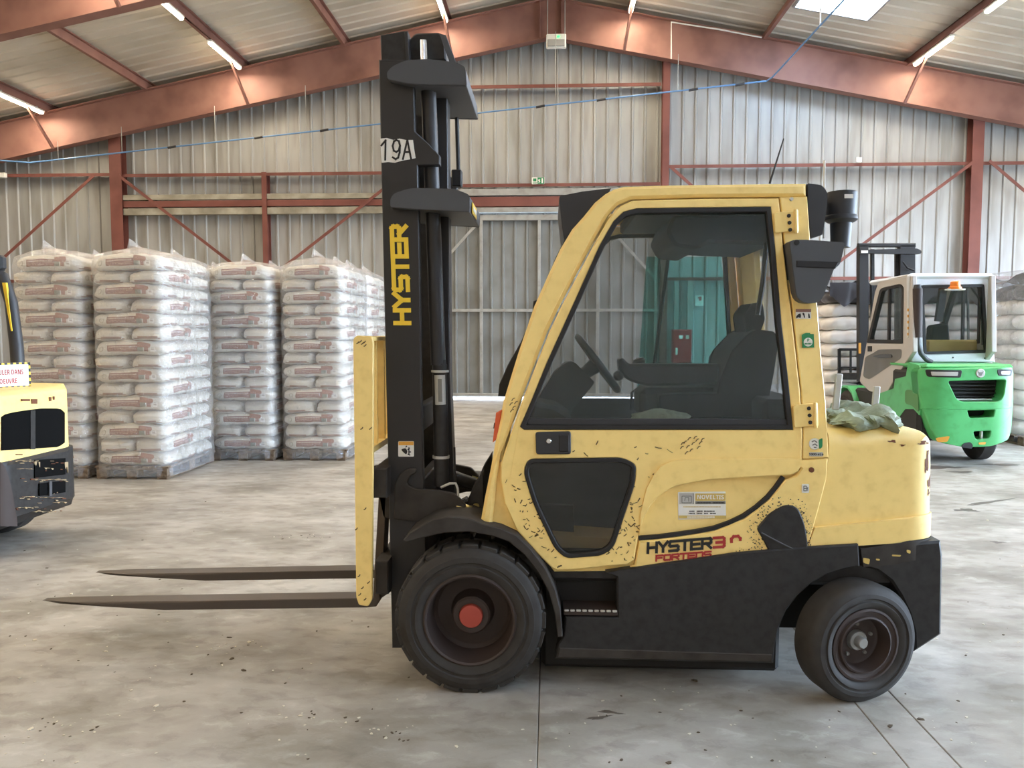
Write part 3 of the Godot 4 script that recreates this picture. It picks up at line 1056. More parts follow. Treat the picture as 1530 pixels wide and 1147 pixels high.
func truck_wheels(t: Node) -> void:
	var z := Vector3(0, 0, 1)
	for side in [1, -1]:
		var c := at(701.5, 930, -3.30)
		c.y = 0.336
		if side < 0: c.z = 2 * MID - c.z
		var ax: Vector3 = z * side
		var w := part("wheel", tyre_shape(0.335, 0.24, c, ax, 24), M.rubber, t)
		part("rim", Buf.new().lathe([[0.212, -0.05], [0.208, -0.008], [0.2, -0.003], [0.192, -0.008], [0.184, -0.05], [0.176, -0.13], [0.16, -0.145], [0.1, -0.145], [0.09, -0.13], [0.086, -0.075], [0.078, -0.068], [0.056, -0.068]], c, ax, 48), M.rim_brown, w)
		part("hub_cap", Buf.new().lathe([[0.054, -0.09], [0.054, -0.062], [0.05, -0.056], [0.0, -0.052]], c, ax, 32), M.red_cap, w)
	for side in [1, -1]:
		var c := at(1296, 961, -3.29)
		c.y = 0.263
		if side < 0: c.z = 2 * MID - c.z
		var ax: Vector3 = (z * side).rotated(Vector3.UP, deg_to_rad(15.0))
		var w := part("wheel", tyre_shape(0.263, 0.17, c, ax, 0), M.rubber, t)
		part("rim", Buf.new().lathe([[0.165, -0.04], [0.16, -0.006], [0.15, -0.004], [0.146, -0.012], [0.128, -0.016], [0.124, -0.006], [0.117, -0.004], [0.112, -0.03], [0.104, -0.07], [0.09, -0.078], [0.045, -0.078]], c, ax, 48), M.rim_brown, w)
		var h := Buf.new().lathe([[0.044, -0.09], [0.044, -0.062], [0.04, -0.056], [0.026, -0.056], [0.025, -0.03], [0.02, -0.024], [0.0, -0.024]], c, ax, 24)
		part("hub", h, M.galvanized, w)
		for i in 5:
			var a := TAU * i / 5 + 0.3
			var d := Vector3(cos(a), sin(a), 0).rotated(Vector3.UP, deg_to_rad(15.0) if side > 0 else deg_to_rad(15.0)) * 0.072
			part("wheel_nut", Buf.new().lathe([[0.008, -0.08], [0.008, -0.066], [0.0, -0.064]], c + d, ax, 6), M.ink_grey, w)

func truck_chassis(t: Node) -> void:
	# black side skirt with the step cut into it and the front of the rear wheel arch
	var side := [[829, 984], [834, 962], [842, 950], [845, 921], [923, 922], [922, 862], [905, 855], [930, 851], [1100, 826], [1195, 818], [1283, 813], [1285, 846], [1262, 850], [1236, 858], [1212, 872], [1192, 890], [1175, 912], [1163, 940], [1158, 965], [1156, 991]]
	near_far("side_skirt", plate(side, -3.366, 0.09, 0.006), M.black_paint, t)
	near_far("skirt_foot", plate([[834, 965], [1157, 975], [1156, 992], [829, 985]], -3.362, 0.05, 0.012), M.black_dirty, t)
	# step: grating and the dark niche behind it
	var a := at(842, 912, -3.36)
	var b := at(923, 917, -3.36)
	near_far("step", Buf.new().box(Vector3((a.x + b.x) / 2, a.y - 0.012, -3.465), Vector3(b.x - a.x, 0.022, 0.2), 0.003), M.rim_brown, t)
	var teeth := Buf.new()
	for i in 9: teeth.box(Vector3(lerpf(a.x, b.x, (i + 0.5) / 9.0), a.y + 0.001, -3.362), Vector3((b.x - a.x) / 9 * 0.72, 0.008, 0.012), 0.002)
	near_far("step_edge", teeth, M.label_silver, t)
	# middle of the chassis, axles
	var p0 := at(800, 985, -3.6)
	var p1 := at(1165, 985, -3.6)
	part("frame", Buf.new().box(Vector3((p0.x + p1.x) / 2, 0.2825, MID), Vector3(p1.x - p0.x - 0.06, 0.475, 0.80), 0.02), M.ink_black, t)
	part("engine_cover_base", Buf.new().box(Vector3((p0.x + p1.x) / 2 + 0.25, 0.54, MID), Vector3(p1.x - p0.x + 0.75, 0.12, 0.96), 0.02), M.black_paint, t)
	var ia := at(1140, 900, -3.66)
	var ib := at(1372, 900, -3.66)
	near_far("inner_arch", Buf.new().box(Vector3((ia.x + ib.x) / 2, 0.42, -3.66), Vector3(ib.x - ia.x, 0.44, 0.02)), M.cab_inside, t)
	var f := at(701, 930, -3.5)
	part("drive_axle", Buf.new().tube([Vector3(f.x, 0.335, -3.5), Vector3(f.x, 0.335, -4.3)], 0.09, 16), M.black_dirty, t)
	part("axle_housing", Buf.new().box(Vector3(f.x + 0.12, 0.4, MID), Vector3(0.36, 0.3, 0.6), 0.04), M.black_dirty, t)
	var r := at(1289, 961, -3.5)
	part("steer_axle", Buf.new().box(Vector3(r.x, 0.27, MID), Vector3(0.16, 0.12, 0.76), 0.02), M.black_dirty, t)
	# arched mudguard over the drive wheel
	var outer := [[602, 807], [611, 797], [628, 786], [646, 776], [668, 772], [700, 774], [722, 783], [748, 789], [772, 800], [795, 822], [815, 849], [830, 881], [838, 913], [841, 952]]
	var inner := [[833, 952], [829, 916], [820, 884], [804, 855], [784, 829], [760, 809], [735, 800], [700, 794], [664, 796], [632, 803], [606, 810]]
	near_far("mudguard", plate(outer + inner, -3.325, 0.27, 0.004), M.black_dirty, t)
	near_far("wheel_housing", Buf.new().box(Vector3(at(800, 860, -3.6).x, 0.62, -3.585), Vector3(0.36, 0.36, 0.03), 0.004), M.cab_inside, t)

func hood_z(x: float, xmax: float, r: float, z0: float) -> float:      # near face of the hood where its rear corner is rounded off
	var d := x - (xmax - r)
	return z0 if d <= 0 else z0 - (r - sqrt(maxf(0.0, r * r - d * d)))

func rounded_block(poly: PackedVector2Array, z0: float, z1: float, r_top: float, r_back: float) -> Buf:   # z0 far, z1 near; top and back edges rounded
	var ymax := -1e9
	var xmax := -1e9
	for p in poly:
		ymax = maxf(ymax, p.y)
		xmax = maxf(xmax, p.x)
	var zs := []
	var r := maxf(r_top, r_back)
	for i in 7: zs.append(z1 - r * (1 - cos(PI / 2 * i / 6.0)))
	for i in 7: zs.append(z0 + r * (1 - cos(PI / 2 * (6 - i) / 6.0)))
	var loops := []
	var mids := []
	for z in zs:
		var d: float = maxf(0.0, r_top - minf(z1 - z, z - z0))
		var top: float = ymax - r_top + sqrt(maxf(0, r_top * r_top - d * d)) - (0.0 if r_top > 0 else 0.0)
		d = maxf(0.0, r_back - minf(z1 - z, z - z0))
		var back: float = xmax - r_back + sqrt(maxf(0, r_back * r_back - d * d))
		var l := PackedVector3Array()
		var m := Vector3.ZERO
		for p in poly:
			var q := Vector3(minf(p.x, back), minf(p.y, top), z)
			l.append(q)
			m += q
		loops.append(l)
		mids.append(m / l.size())
	var b := Buf.new()
	b.skin(loops, mids, false)
	for k in [0, loops.size() - 1]:
		var face := PackedVector2Array()
		for q in loops[k]: face.append(Vector2(q.x, q.y))
		var tr := Geometry2D.triangulate_polygon(face)
		for i in range(0, tr.size(), 3): b.tri(loops[k][tr[i]], loops[k][tr[i + 1]], loops[k][tr[i + 2]], Vector3(0, 0, 1 if k == 0 else -1))
	return b

func truck_body(t: Node) -> void:
	# yellow engine hood and counterweight, rounded along the top and at the rear corners
	var hood := flat(rounded([[1240, 641], [1330, 640], [1378, 642, 12], [1396, 656, 16], [1402, 700], [1406, 807], [1345, 811], [1284, 815], [1206, 819], [1213, 795], [1224, 755], [1234, 712], [1238, 684]]), -3.40)
	var h := part("counterweight", rounded_block(hood, -4.40, -3.40, 0.085, 0.14), M.yellow_paint, t)
	part("lower_panel", rounded_block(flat([[1218, 788], [1300, 780], [1406, 771], [1410, 807], [1345, 811], [1284, 815], [1206, 819]], -3.386), -4.414, -3.386, 0.012, 0.15), M.yellow_paint, h)
	# dark grille in its rear face
	var gz := at(1404, 740, -3.7)
	gz.x = hood[0].x
	for p in hood: gz.x = maxf(gz.x, p.x)
	part("grille", Buf.new().box(gz + Vector3(-0.008, 0.0, -0.2), Vector3(0.03, 0.30, 0.66), 0.01), M.black_paint, h)
	# black rear skirt below it, hanging beside the steered wheels, scuffed along its top
	var skirt := [[1284, 817], [1345, 813], [1406, 808], [1409, 830], [1407, 948], [1367, 974], [1366, 945], [1358, 915], [1346, 890], [1332, 868], [1312, 853], [1287, 846]]
	near_far("rear_skirt", plate(skirt, -3.39, 0.2, 0.01), M.black_paint, h)
	part("scuffed_band", rounded_block(flat([[1286, 820], [1406, 808], [1410, 810], [1409, 838], [1340, 843], [1290, 847]], -3.386), -4.414, -3.386, 0.0, 0.145), M.black_dirty, h)
	var k0 := at(1368, 974, -3.40)
	var k1 := at(1404, 812, -3.40)
	part("ballast", Buf.new().box(Vector3((k0.x + k1.x) / 2 - 0.005, (k0.y + k1.y) / 2 + 0.03, MID), Vector3(k1.x - k0.x - 0.02, k1.y - k0.y - 0.06, 0.98), 0.03), M.black_paint, h)
	# chips in the paint of the rear corner
	var xmax := -1e9
	for p in hood: xmax = maxf(xmax, p.x)
	var chips := Buf.new()
	for s in [[1386, 690, 4, 14], [1384, 700, 3, 6], [1393, 722, 4, 10], [1391, 737, 2.5, 5], [1384, 772, 7, 3], [1379, 661, 9, 3], [1330, 658, 6, 2], [1345, 664, 4, 1.5], [1388, 676, 2, 4]]:
		var c := at(s[0], s[1], -3.42)
		var l := PackedVector3Array()
		for i in 11:
			var an := TAU * i / 11
			var rr := 1.0 + 0.35 * sin(an * 3 + s[0]) + 0.2 * cos(an * 5 + s[1])
			var q := c + Vector3(cos(an) * s[2], sin(an) * s[3], 0) * rr * 0.0029
			q.z = hood_z(q.x, xmax, 0.14, -3.40) + 0.0015
			l.append(q)
		chips.fan(l, Vector3(0.3, 0, 1))
	part("paint_chips", chips, M.rust, h)
	# pale scraped spots along the scuffed band
	var scr := Buf.new()
	for s in [[1295, 838, 5, 5], [1312, 836, 3, 1.5], [1340, 830, 7, 1.5], [1358, 824, 3, 3]]:
		scr.add(plate(rounded([[s[0] - s[2], s[1] - s[3], 1], [s[0] + s[2], s[1] - s[3] * 0.6, 2], [s[0] + s[2] * 0.7, s[1] + s[3], 1], [s[0] - s[2], s[1] + s[3] * 0.5, 2]], 2), -3.3845, 0.002))
	part("scraped_spots", scr, M.ink_gold, h)
	# lower side panel of the cab: sill, recess behind the door and the rear quarter
	var sill := [[716, 791], [726, 738], [738, 690], [1238, 688], [1236, 716], [1224, 762], [1208, 818], [1100, 828], [930, 853], [828, 854], [805, 822], [775, 799], [745, 789]]
	near_far("side_panel", cab(Buf.new().prism(flat_cab(sill, -0.03), CAB_Z - 0.09, CAB_Z - 0.03, 0.004, [Buf.inset(Buf.ccw(flat_cab(rounded(LOW_WINDOW))), -0.004)])), M.yellow_paint, t)
	var quarter := [[1183, 688], [1238, 685], [1236, 716], [1224, 762], [1208, 818], [1100, 828], [930, 853], [948, 845], [956, 809], [1014, 803], [1068, 794], [1113, 776], [1150, 748], [1174, 717], [1190, 711], [1198, 700]]
	near_far("quarter_panel", cab(Buf.new().prism(flat_cab(quarter), CAB_Z - 0.05, CAB_Z - 0.004, 0.006)), M.yellow_paint, t)
	var line := strip([[955, 805], [985, 803], [1014, 799], [1042, 795], [1068, 790], [1091, 782], [1112, 772], [1131, 759], [1148, 744], [1160, 730], [1172, 713]], 5.5)
	near_far("black_trim", cab(Buf.new().prism(flat_cab(line), CAB_Z - 0.03, CAB_Z - 0.012)), M.ink_black, t)
	# sooty vent cover
	var vent := rounded([[1130, 789, 6], [1150, 766, 8], [1174, 753, 12], [1192, 757, 10], [1202, 782, 10], [1206, 806, 4], [1207, 826], [1150, 826, 10], [1140, 806, 6]], 4)
	near_far("vent_cover", cab(Buf.new().prism(flat_cab(vent), CAB_Z - 0.02, CAB_Z + 0.006, 0.005)), M.black_paint, t)
	part("vent_ridge", cab(Buf.new().prism(flat_cab(strip([[1137, 795], [1165, 810], [1190, 822]], 2.0)), CAB_Z, CAB_Z + 0.011, 0.002)), M.plastic_grey, t)

const WINDOW := [[783, 641], [778, 637], [794, 600], [818, 541], [857, 455], [896, 368], [917, 331], [932, 317], [951, 312], [1050, 310.5], [1151, 309.5], [1157, 368], [1167, 485], [1176, 560], [1184, 641]]
const LOW_WINDOW := [[783, 705, 8], [789, 686, 9], [930, 684, 14], [950, 694, 8], [948, 722, 10], [916, 818, 14], [898, 829, 8], [846, 833, 8], [830, 820, 10], [797, 752, 20]]

func truck_cab(t: Node) -> void:
	var outer := [[716, 790], [724, 745], [733, 700], [742, 650], [752, 600], [774, 528], [798, 458], [818, 413], [837, 372], [855, 342], [873, 322], [889, 302], [905, 289], [918, 282], [933, 278], [1000, 276], [1100, 274.5], [1206, 273.5], [1206, 293]]
	var inner := [[1164, 293], [1050, 294], [943, 297], [924, 305], [913, 316], [904, 328], [884, 364], [857, 415], [836, 455], [818, 493], [795, 551], [775, 603], [762, 642], [747, 680], [740, 735], [735, 788]]
	near_far("guard_frame", cab(Buf.new().prism(flat_cab(outer + inner), CAB_Z - 0.11, CAB_Z - 0.004, 0.014)), M.yellow_paint, t)
	var pillar := [[1166, 294], [1207, 293], [1211, 353], [1217, 410], [1222, 455], [1228, 532], [1235, 604], [1239, 684], [1200, 686], [1201, 647], [1198, 585], [1186, 470], [1172, 355]]
	near_far("rear_pillar", cab(Buf.new().prism(flat_cab(pillar), CAB_Z - 0.11, CAB_Z - 0.006, 0.004)), M.yellow_paint, t)
	# the door with its two windows
	var door := [[945, 299.5], [928, 307], [917, 317], [907, 331], [887, 366], [860, 417], [839, 457], [821, 495], [798, 553], [778, 605], [765, 643], [749, 690], [748, 715], [754, 752], [772, 792], [800, 824], [824, 848], [832, 852], [860, 851], [905, 846], [938, 843], [948, 835], [953, 803], [962, 775], [971, 757], [984, 742], [1000, 731], [1013, 726], [1059, 717], [1120, 713], [1182, 710], [1193, 704], [1198, 692], [1199, 650], [1196, 587], [1183, 472], [1169, 357], [1164, 296], [1050, 296.5]]
	for far in [false, true]:
		var d := part("door", turned(cab(Buf.new().prism(flat_cab(door), CAB_Z - 0.045, CAB_Z, 0.005, [flat_cab(WINDOW), flat_cab(rounded(LOW_WINDOW))])), far), M.yellow_paint, t)
		var flare := [[955, 800], [957, 765], [966, 729], [976, 710], [988, 696], [1003, 688.5], [1022, 686], [1110, 685.5], [1197, 684.5], [1197, 694], [1191, 703], [1181, 707], [1120, 711], [1059, 714.5], [1012, 723], [998, 729], [981, 740], [968, 757], [960, 774]]
		part("door_flare", turned(cab(Buf.new().prism(flat_cab(flare), CAB_Z - 0.02, CAB_Z + 0.008, 0.0075)), far), M.yellow_paint, d)
		var hole := flat_cab(WINDOW)
		part("window_rubber", turned(cab(Buf.new().prism(Buf.inset(Buf.ccw(hole), -0.002), CAB_Z - 0.03, CAB_Z + 0.004, 0.003, [Buf.inset(Buf.ccw(hole), 0.02)])), far), M.ink_black, d)
		part("window_glass", turned(cab(Buf.new().prism(Buf.inset(Buf.ccw(hole), 0.015), CAB_Z - 0.019, CAB_Z - 0.014)), far), M.cab_glass, d)
		var s0 := at(788, 632, CAB_Z)
		var s1 := at(1178, 634, CAB_Z)
		part("window_rail", turned(Buf.new().box(Vector3((s0.x + s1.x) / 2, s0.y + 0.006, CAB_Z - 0.022), Vector3(s1.x - s0.x, 0.03, 0.02), 0.003), far), M.plastic_black, d)
		var low := flat_cab(rounded(LOW_WINDOW))
		part("window_rubber", turned(cab(Buf.new().prism(Buf.inset(Buf.ccw(low), -0.002), CAB_Z - 0.03, CAB_Z + 0.006, 0.004, [Buf.inset(Buf.ccw(low), 0.018)])), far), M.ink_black, d)
		part("window_glass", turned(cab(Buf.new().prism(Buf.inset(Buf.ccw(low), 0.014), CAB_Z - 0.019, CAB_Z - 0.014)), far), M.low_glass, d)
		var hp := part("handle_plate", turned(cab(Buf.new().prism(flat_cab(rounded([[800, 645, 4], [853, 644, 4], [853, 678, 4], [801, 678, 4]], 3)), CAB_Z - 0.01, CAB_Z + 0.012, 0.004)), far), M.plastic_black, d)
		part("handle_grip", turned(cab(Buf.new().prism(flat_cab(rounded([[835, 649, 2], [850, 649, 2], [850, 674, 2], [835, 674, 2]], 3)), CAB_Z, CAB_Z + 0.017, 0.003)), far), M.ink_black, hp)
		part("lock", turned(disc(820, 659, CAB_Z + 0.018, 0.011, 0.012), far), M.chrome, hp)
		for q in [[1156, 317, 1188, 348, 1179], [1185, 605, 1217, 639, 1209]]:
			var z := CAB_Z + lean_at(at(q[0], (q[1] + q[3]) / 2.0, CAB_Z).y)
			var hg := part("hinge", turned(plate(rounded([[q[0], q[1], 5], [q[2] + 5, q[1] - 3], [q[2] + 6, q[3] - 3], [q[0] + 2, q[3], 3]], 3), z + 0.014, 0.016, 0.003), far), M.yellow_paint, d)
			var pin := at(q[2] + 1, q[1] - 4, z + 0.018)
			var pin2 := at(q[2] + 2, q[3], z + 0.018)
			part("hinge_pin", turned(Buf.new().tube([pin, pin2], 0.007, 8), far), M.yellow_paint, hg)
			for i in 3: part("bolt", turned(disc(q[4] + i * 1.0, q[1] + 5 + i * 10.5, z + 0.019, 0.0085, 0.008, 8), far), M.ink_black, hg)
	# roof, headlining, rear wall with its window
	var r0 := at(935, 281, -3.5)
	var r1 := at(1206, 277, -3.5)
	part("roof", Buf.new().box(Vector3((r0.x + r1.x) / 2, (r0.y + r1.y) / 2 - 0.015, MID), Vector3(r1.x - r0.x, 0.05, 0.72), 0.012), M.yellow_paint, t)
	part("headlining", Buf.new().box(Vector3((r0.x + r1.x) / 2 + 0.02, r0.y - 0.075, MID), Vector3(r1.x - r0.x - 0.05, 0.06, 0.74), 0.01), M.cab_inside, t)
	var w0 := at(1212, 640, -3.5)
	var w1 := at(1190, 300, -3.5)
	for e in [[0.0, 0.04], [0.93, 0.07]]:
		var y: float = lerpf(w0.y, w1.y, e[0])
		part("rear_crossbar", Buf.new().box(Vector3(lerpf(w0.x, w1.x, e[0]), y, MID), Vector3(0.05, e[1], 0.86), 0.006), M.yellow_paint, t)
	part("rear_window", Buf.new().bar(w0 + Vector3(0, 0, MID + 3.5), w1 + Vector3(0, -0.03, MID + 3.5), 0.82, 0.004, 0.0, Vector3.RIGHT), M.cab_glass, t)
	# windscreen between the front pillars, in a black frame
	var scr := [[744, 592], [746, 574], [758, 546], [778, 511], [795, 474], [797, 450], [806, 446], [830, 385], [850, 345], [857, 349], [835, 398], [812, 452], [800, 490], [770, 560], [756, 592]]
	near_far("windscreen_frame", plate(scr, -3.6, 0.035, 0.004), M.ink_black, t)
	var g0 := at(753, 590, MID)
	var g1 := at(850, 352, MID)
	part("windscreen", Buf.new().bar(Vector3(at(752, 590, -3.6).x, at(752, 590, -3.6).y, MID), Vector3(at(852, 350, -3.6).x, at(852, 350, -3.6).y, MID), 0.66, 0.004, 0.0, Vector3.RIGHT), M.cab_glass, t)
	part("side_mirror", plate(rounded([[846, 460, 4], [852, 462, 4], [851, 478, 6], [828, 534, 6], [815, 538, 6]], 3), -4.34, 0.05, 0.006), M.ink_black, t)
	part("front_visor", Buf.new().prism(flat(rounded([[835, 293, 4], [870, 286], [913, 281], [905, 300], [882, 330], [862, 352], [846, 374, 5], [840, 340]], 3), -3.6), -4.2, -3.6, 0.012), M.plastic_black, t)
	part("marker_lamp", plate([[741, 617], [750, 612], [744, 655], [736, 661]], -3.40, 0.03, 0.004), M.orange_lens, t)
	part("marker_lamp_bracket", plate([[738, 632], [744, 632], [742, 640], [737, 640]], -3.43, 0.02, 0.002), M.ink_black, t)
	# at the rear of the cab: black cap, air cleaner, its intake, aerials
	part("rear_cap", Buf.new().prism(flat(rounded([[1207, 274], [1228, 276, 6], [1237, 288, 6], [1235, 312], [1229, 351, 3], [1212, 355, 2], [1208, 310]], 4), -3.47), -4.33, -3.47, 0.012), M.plastic_black, t)
	var ac := part("air_cleaner", Buf.new().prism(flat(rounded([[1180, 358, 9], [1205, 358], [1263, 362, 5], [1255, 395, 4], [1246, 402, 3], [1226, 453, 12], [1192, 452, 16]], 4), -3.36), -3.60, -3.36, 0.014), M.plastic_grey, t)
	part("clamp_band", Buf.new().prism(flat([[1190, 389], [1254, 391], [1249, 401], [1190, 399]], -3.356), -3.59, -3.356, 0.004), M.ink_black, ac)
	part("bolt", disc(1191, 362, -3.355, 0.012, 0.01, 8), M.ink_black, ac)
	var pc := at(1256, 350, -3.62)
	var top := at(1256, 287, -3.62)
	var pipe := part("air_intake", Buf.new().lathe([[0.0, top.y], [0.062, top.y], [0.066, top.y - 0.006], [0.066, top.y - 0.105], [0.07, top.y - 0.11], [0.072, top.y - 0.125], [0.06, top.y - 0.135], [0.047, top.y - 0.14], [0.042, top.y - 0.25], [0.0, top.y - 0.25]].map(func(q): return [q[0], -q[1]]), Vector3(pc.x, 0, pc.z), Vector3.DOWN, 28), M.plastic_black, t)
	part("label", plate(rect_px(1262, 290, 1275, 296), -3.553, 0.003), M.label_white, pipe)
	part("aerial", Buf.new().tube([at(1150, 274, -4.0), at(1171, 207, -4.0)], [0.006, 0.0035], 6), M.ink_black, t)
	part("aerial", Buf.new().tube([at(1231, 356, -3.7), at(1232, 240, -3.7)], [0.0055, 0.0055], 6), M.label_white, t)

func turned(b: Buf, far: bool) -> Buf:
	return b.mirror(MID) if far else b

func truck_inside(t: Node) -> void:
	var f0 := at(790, 640, -3.5)
	var f1 := at(1200, 640, -3.5)
	part("cab_floor", Buf.new().box(Vector3((f0.x + f1.x) / 2 - 0.12, 0.6, MID), Vector3(f1.x - f0.x - 0.2, 0.03, 0.9)), M.cab_inside, t)
	part("door_lining", plate([[800, 640], [1180, 640], [1180, 700], [800, 700]], -4.34, 0.02).add(Buf.new().box(at(960, 638, -3.9) + Vector3(0, 0.0, -0.42), Vector3(1.2, 0.22, 0.02))), M.cab_inside, t)
	part("sliding_pane", plate([[1006, 352], [1148, 352], [1178, 640], [985, 640]].map(func(q): return [821 + (q[0] - 821) * 0.785, 498 + (q[1] - 498) * 0.785]), -4.325, 0.004), M.teal_glass, t)
	part("foot_well", plate([[770, 685], [985, 685], [960, 850], [800, 850]], -3.78, 0.02), M.cab_inside, t)
	part("floor_plate", plate([[810, 797], [930, 806], [930, 836], [820, 834]], -3.5, 0.2), M.yellow_paint, t)
	# dashboard and steering column
	var col := rounded([[790, 622], [797, 606], [828, 556, 6], [846, 541, 8], [858, 540, 6], [889, 571, 4], [872, 592], [856, 612], [848, 634]], 3)
	part("steering_column", Buf.new().prism(flat(col, -3.82), -3.98, -3.82, 0.015), M.plastic_black, t)
	part("dashboard", Buf.new().prism(flat([[786, 640], [796, 600], [830, 606], [852, 620], [858, 640]], -3.55), -4.25, -3.55, 0.02), M.cab_inside, t)
	var c := at(893, 543, MID)
	var n := Vector3(0.80, 0.60, 0)
	var u := Vector3(-0.60, 0.80, 0)
	var ring := []
	for i in 37: ring.append(c + (u * cos(TAU * i / 36) + Vector3(0, 0, 1) * sin(TAU * i / 36)) * 0.165)
	var sw := part("steering_wheel", Buf.new().tube(ring, 0.017, 10, false), M.plastic_black, t)
	for i in 3:
		var a := TAU * i / 3 + PI
		part("spoke", Buf.new().bar(c - n * 0.015, c + (u * cos(a) + Vector3(0, 0, 1) * sin(a)) * 0.155, 0.04, 0.014, 0.004, n), M.plastic_black, sw)
	part("hub", Buf.new().lathe([[0.0, -0.09], [0.032, -0.085], [0.04, -0.02], [0.036, 0.01], [0.0, 0.014]], c, n, 20), M.plastic_black, sw)
	var kn := c - u * 0.1 + Vector3(0, 0, 0.12)
	part("spinner_knob", Buf.new().lathe([[0.0, 0.0], [0.012, 0.0], [0.012, 0.02], [0.024, 0.03], [0.026, 0.05], [0.016, 0.062], [0.0, 0.064]], kn, n, 14), M.plastic_black, sw)
	# armrest with the hydraulic levers
	var arm := rounded([[924, 538, 3], [931, 534, 4], [940, 544, 4], [1075, 544], [1075, 574], [968, 577, 8], [940, 570, 12], [926, 556, 8]], 3)
	var ar := part("armrest", Buf.new().prism(flat(arm, -3.78), -3.9, -3.78, 0.012), M.plastic_black, t)
	part("lever", Buf.new().lathe([[0.0, 0.0], [0.03, 0.004], [0.036, 0.02], [0.026, 0.034], [0.0, 0.04]], at(956, 545, -4.0), Vector3(-0.3, 1, 0), 14), M.plastic_black, ar)
	part("console", Buf.new().box(at(1010, 600, -3.95), Vector3(0.4, 0.16, 0.3), 0.03), M.cab_inside, t)
	part("hand_rail", Buf.new().tube([at(943, 612, -4.1), at(944, 586, -4.1), at(950, 582, -4.1), at(985, 583, -4.1), at(990, 612, -4.1)], 0.008, 6), M.ink_black, t)
	# seat
	var back := rounded([[1068, 612], [1078, 567], [1095, 525], [1118, 500, 8], [1130, 492, 6], [1158, 495, 6], [1163, 512, 6], [1156, 558], [1146, 612]], 3)
	part("seat_back", Buf.new().prism(flat(back, -3.7), -4.14, -3.7, 0.03), M.seat_cloth, t)
	var head := rounded([[1112, 470, 6], [1124, 452, 6], [1140, 452, 6], [1143, 478, 5], [1136, 496], [1116, 498]], 3)
	part("headrest", Buf.new().prism(flat(head, -3.8), -4.04, -3.8, 0.02), M.seat_cloth, t)
	part("seat_cushion", Buf.new().prism(flat(rounded([[985, 590, 8], [1090, 588], [1130, 585], [1130, 622], [990, 624, 6]], 3), -3.68), -4.16, -3.68, 0.03), M.seat_cloth, t)
	part("seat_base", Buf.new().box(at(1090, 650, MID), Vector3(0.46, 0.22, 0.5), 0.02), M.cab_inside, t)
	part("rear_shelf", Buf.new().box(at(1178, 625, MID) + Vector3(-0.14, 0, 0), Vector3(0.2, 0.26, 0.84), 0.02), M.cab_inside, t)
	# things under the roof: sun visor with a reading lamp, blind, dividing bar
	part("roof_console", Buf.new().prism(flat(rounded([[996, 345, 6], [1006, 322, 4], [1150, 316], [1153, 366], [1060, 362], [1044, 372, 5], [1008, 368, 8]], 3), -3.6), -4.2, -3.6, 0.015), M.cab_inside, t)
	part("grab_strap", Buf.new().tube([at(1149, 318, -3.62), at(1140, 420, -3.6), at(1132, 470, -3.6)], 0.012, 8), M.ink_black, t)
	part("window_bar", Buf.new().tube([at(1003, 352, -4.34), at(977, 548, -4.34)], 0.011, 6), M.ink_black, t)
	part("cup_holder", Buf.new().tube([at(1062, 548, -4.25), at(1062, 534, -4.25), at(1066, 526, -4.25), at(1088, 526, -4.25), at(1090, 532, -4.25)], 0.012, 8), M.ink_black, t)
	part("rag", Buf.new().loft(range(7).map(func(i): return blob_ring(at(945 + i * 14, 624, -3.62), 0.012 + 0.03 * sin(PI * (i + 0.6) / 7.2), i))), M.tarp_green, t)

func blob_ring(c: Vector3, r: float, k: int) -> PackedVector3Array:
	var l := PackedVector3Array()
	for i in 10:
		var a := TAU * i / 10
		l.append(c + Vector3(0.01 * sin(a * 3 + k), sin(a) * r, cos(a) * r * 1.8) * (1.0 + 0.15 * sin(a * 2 + k * 1.7)))
	return l

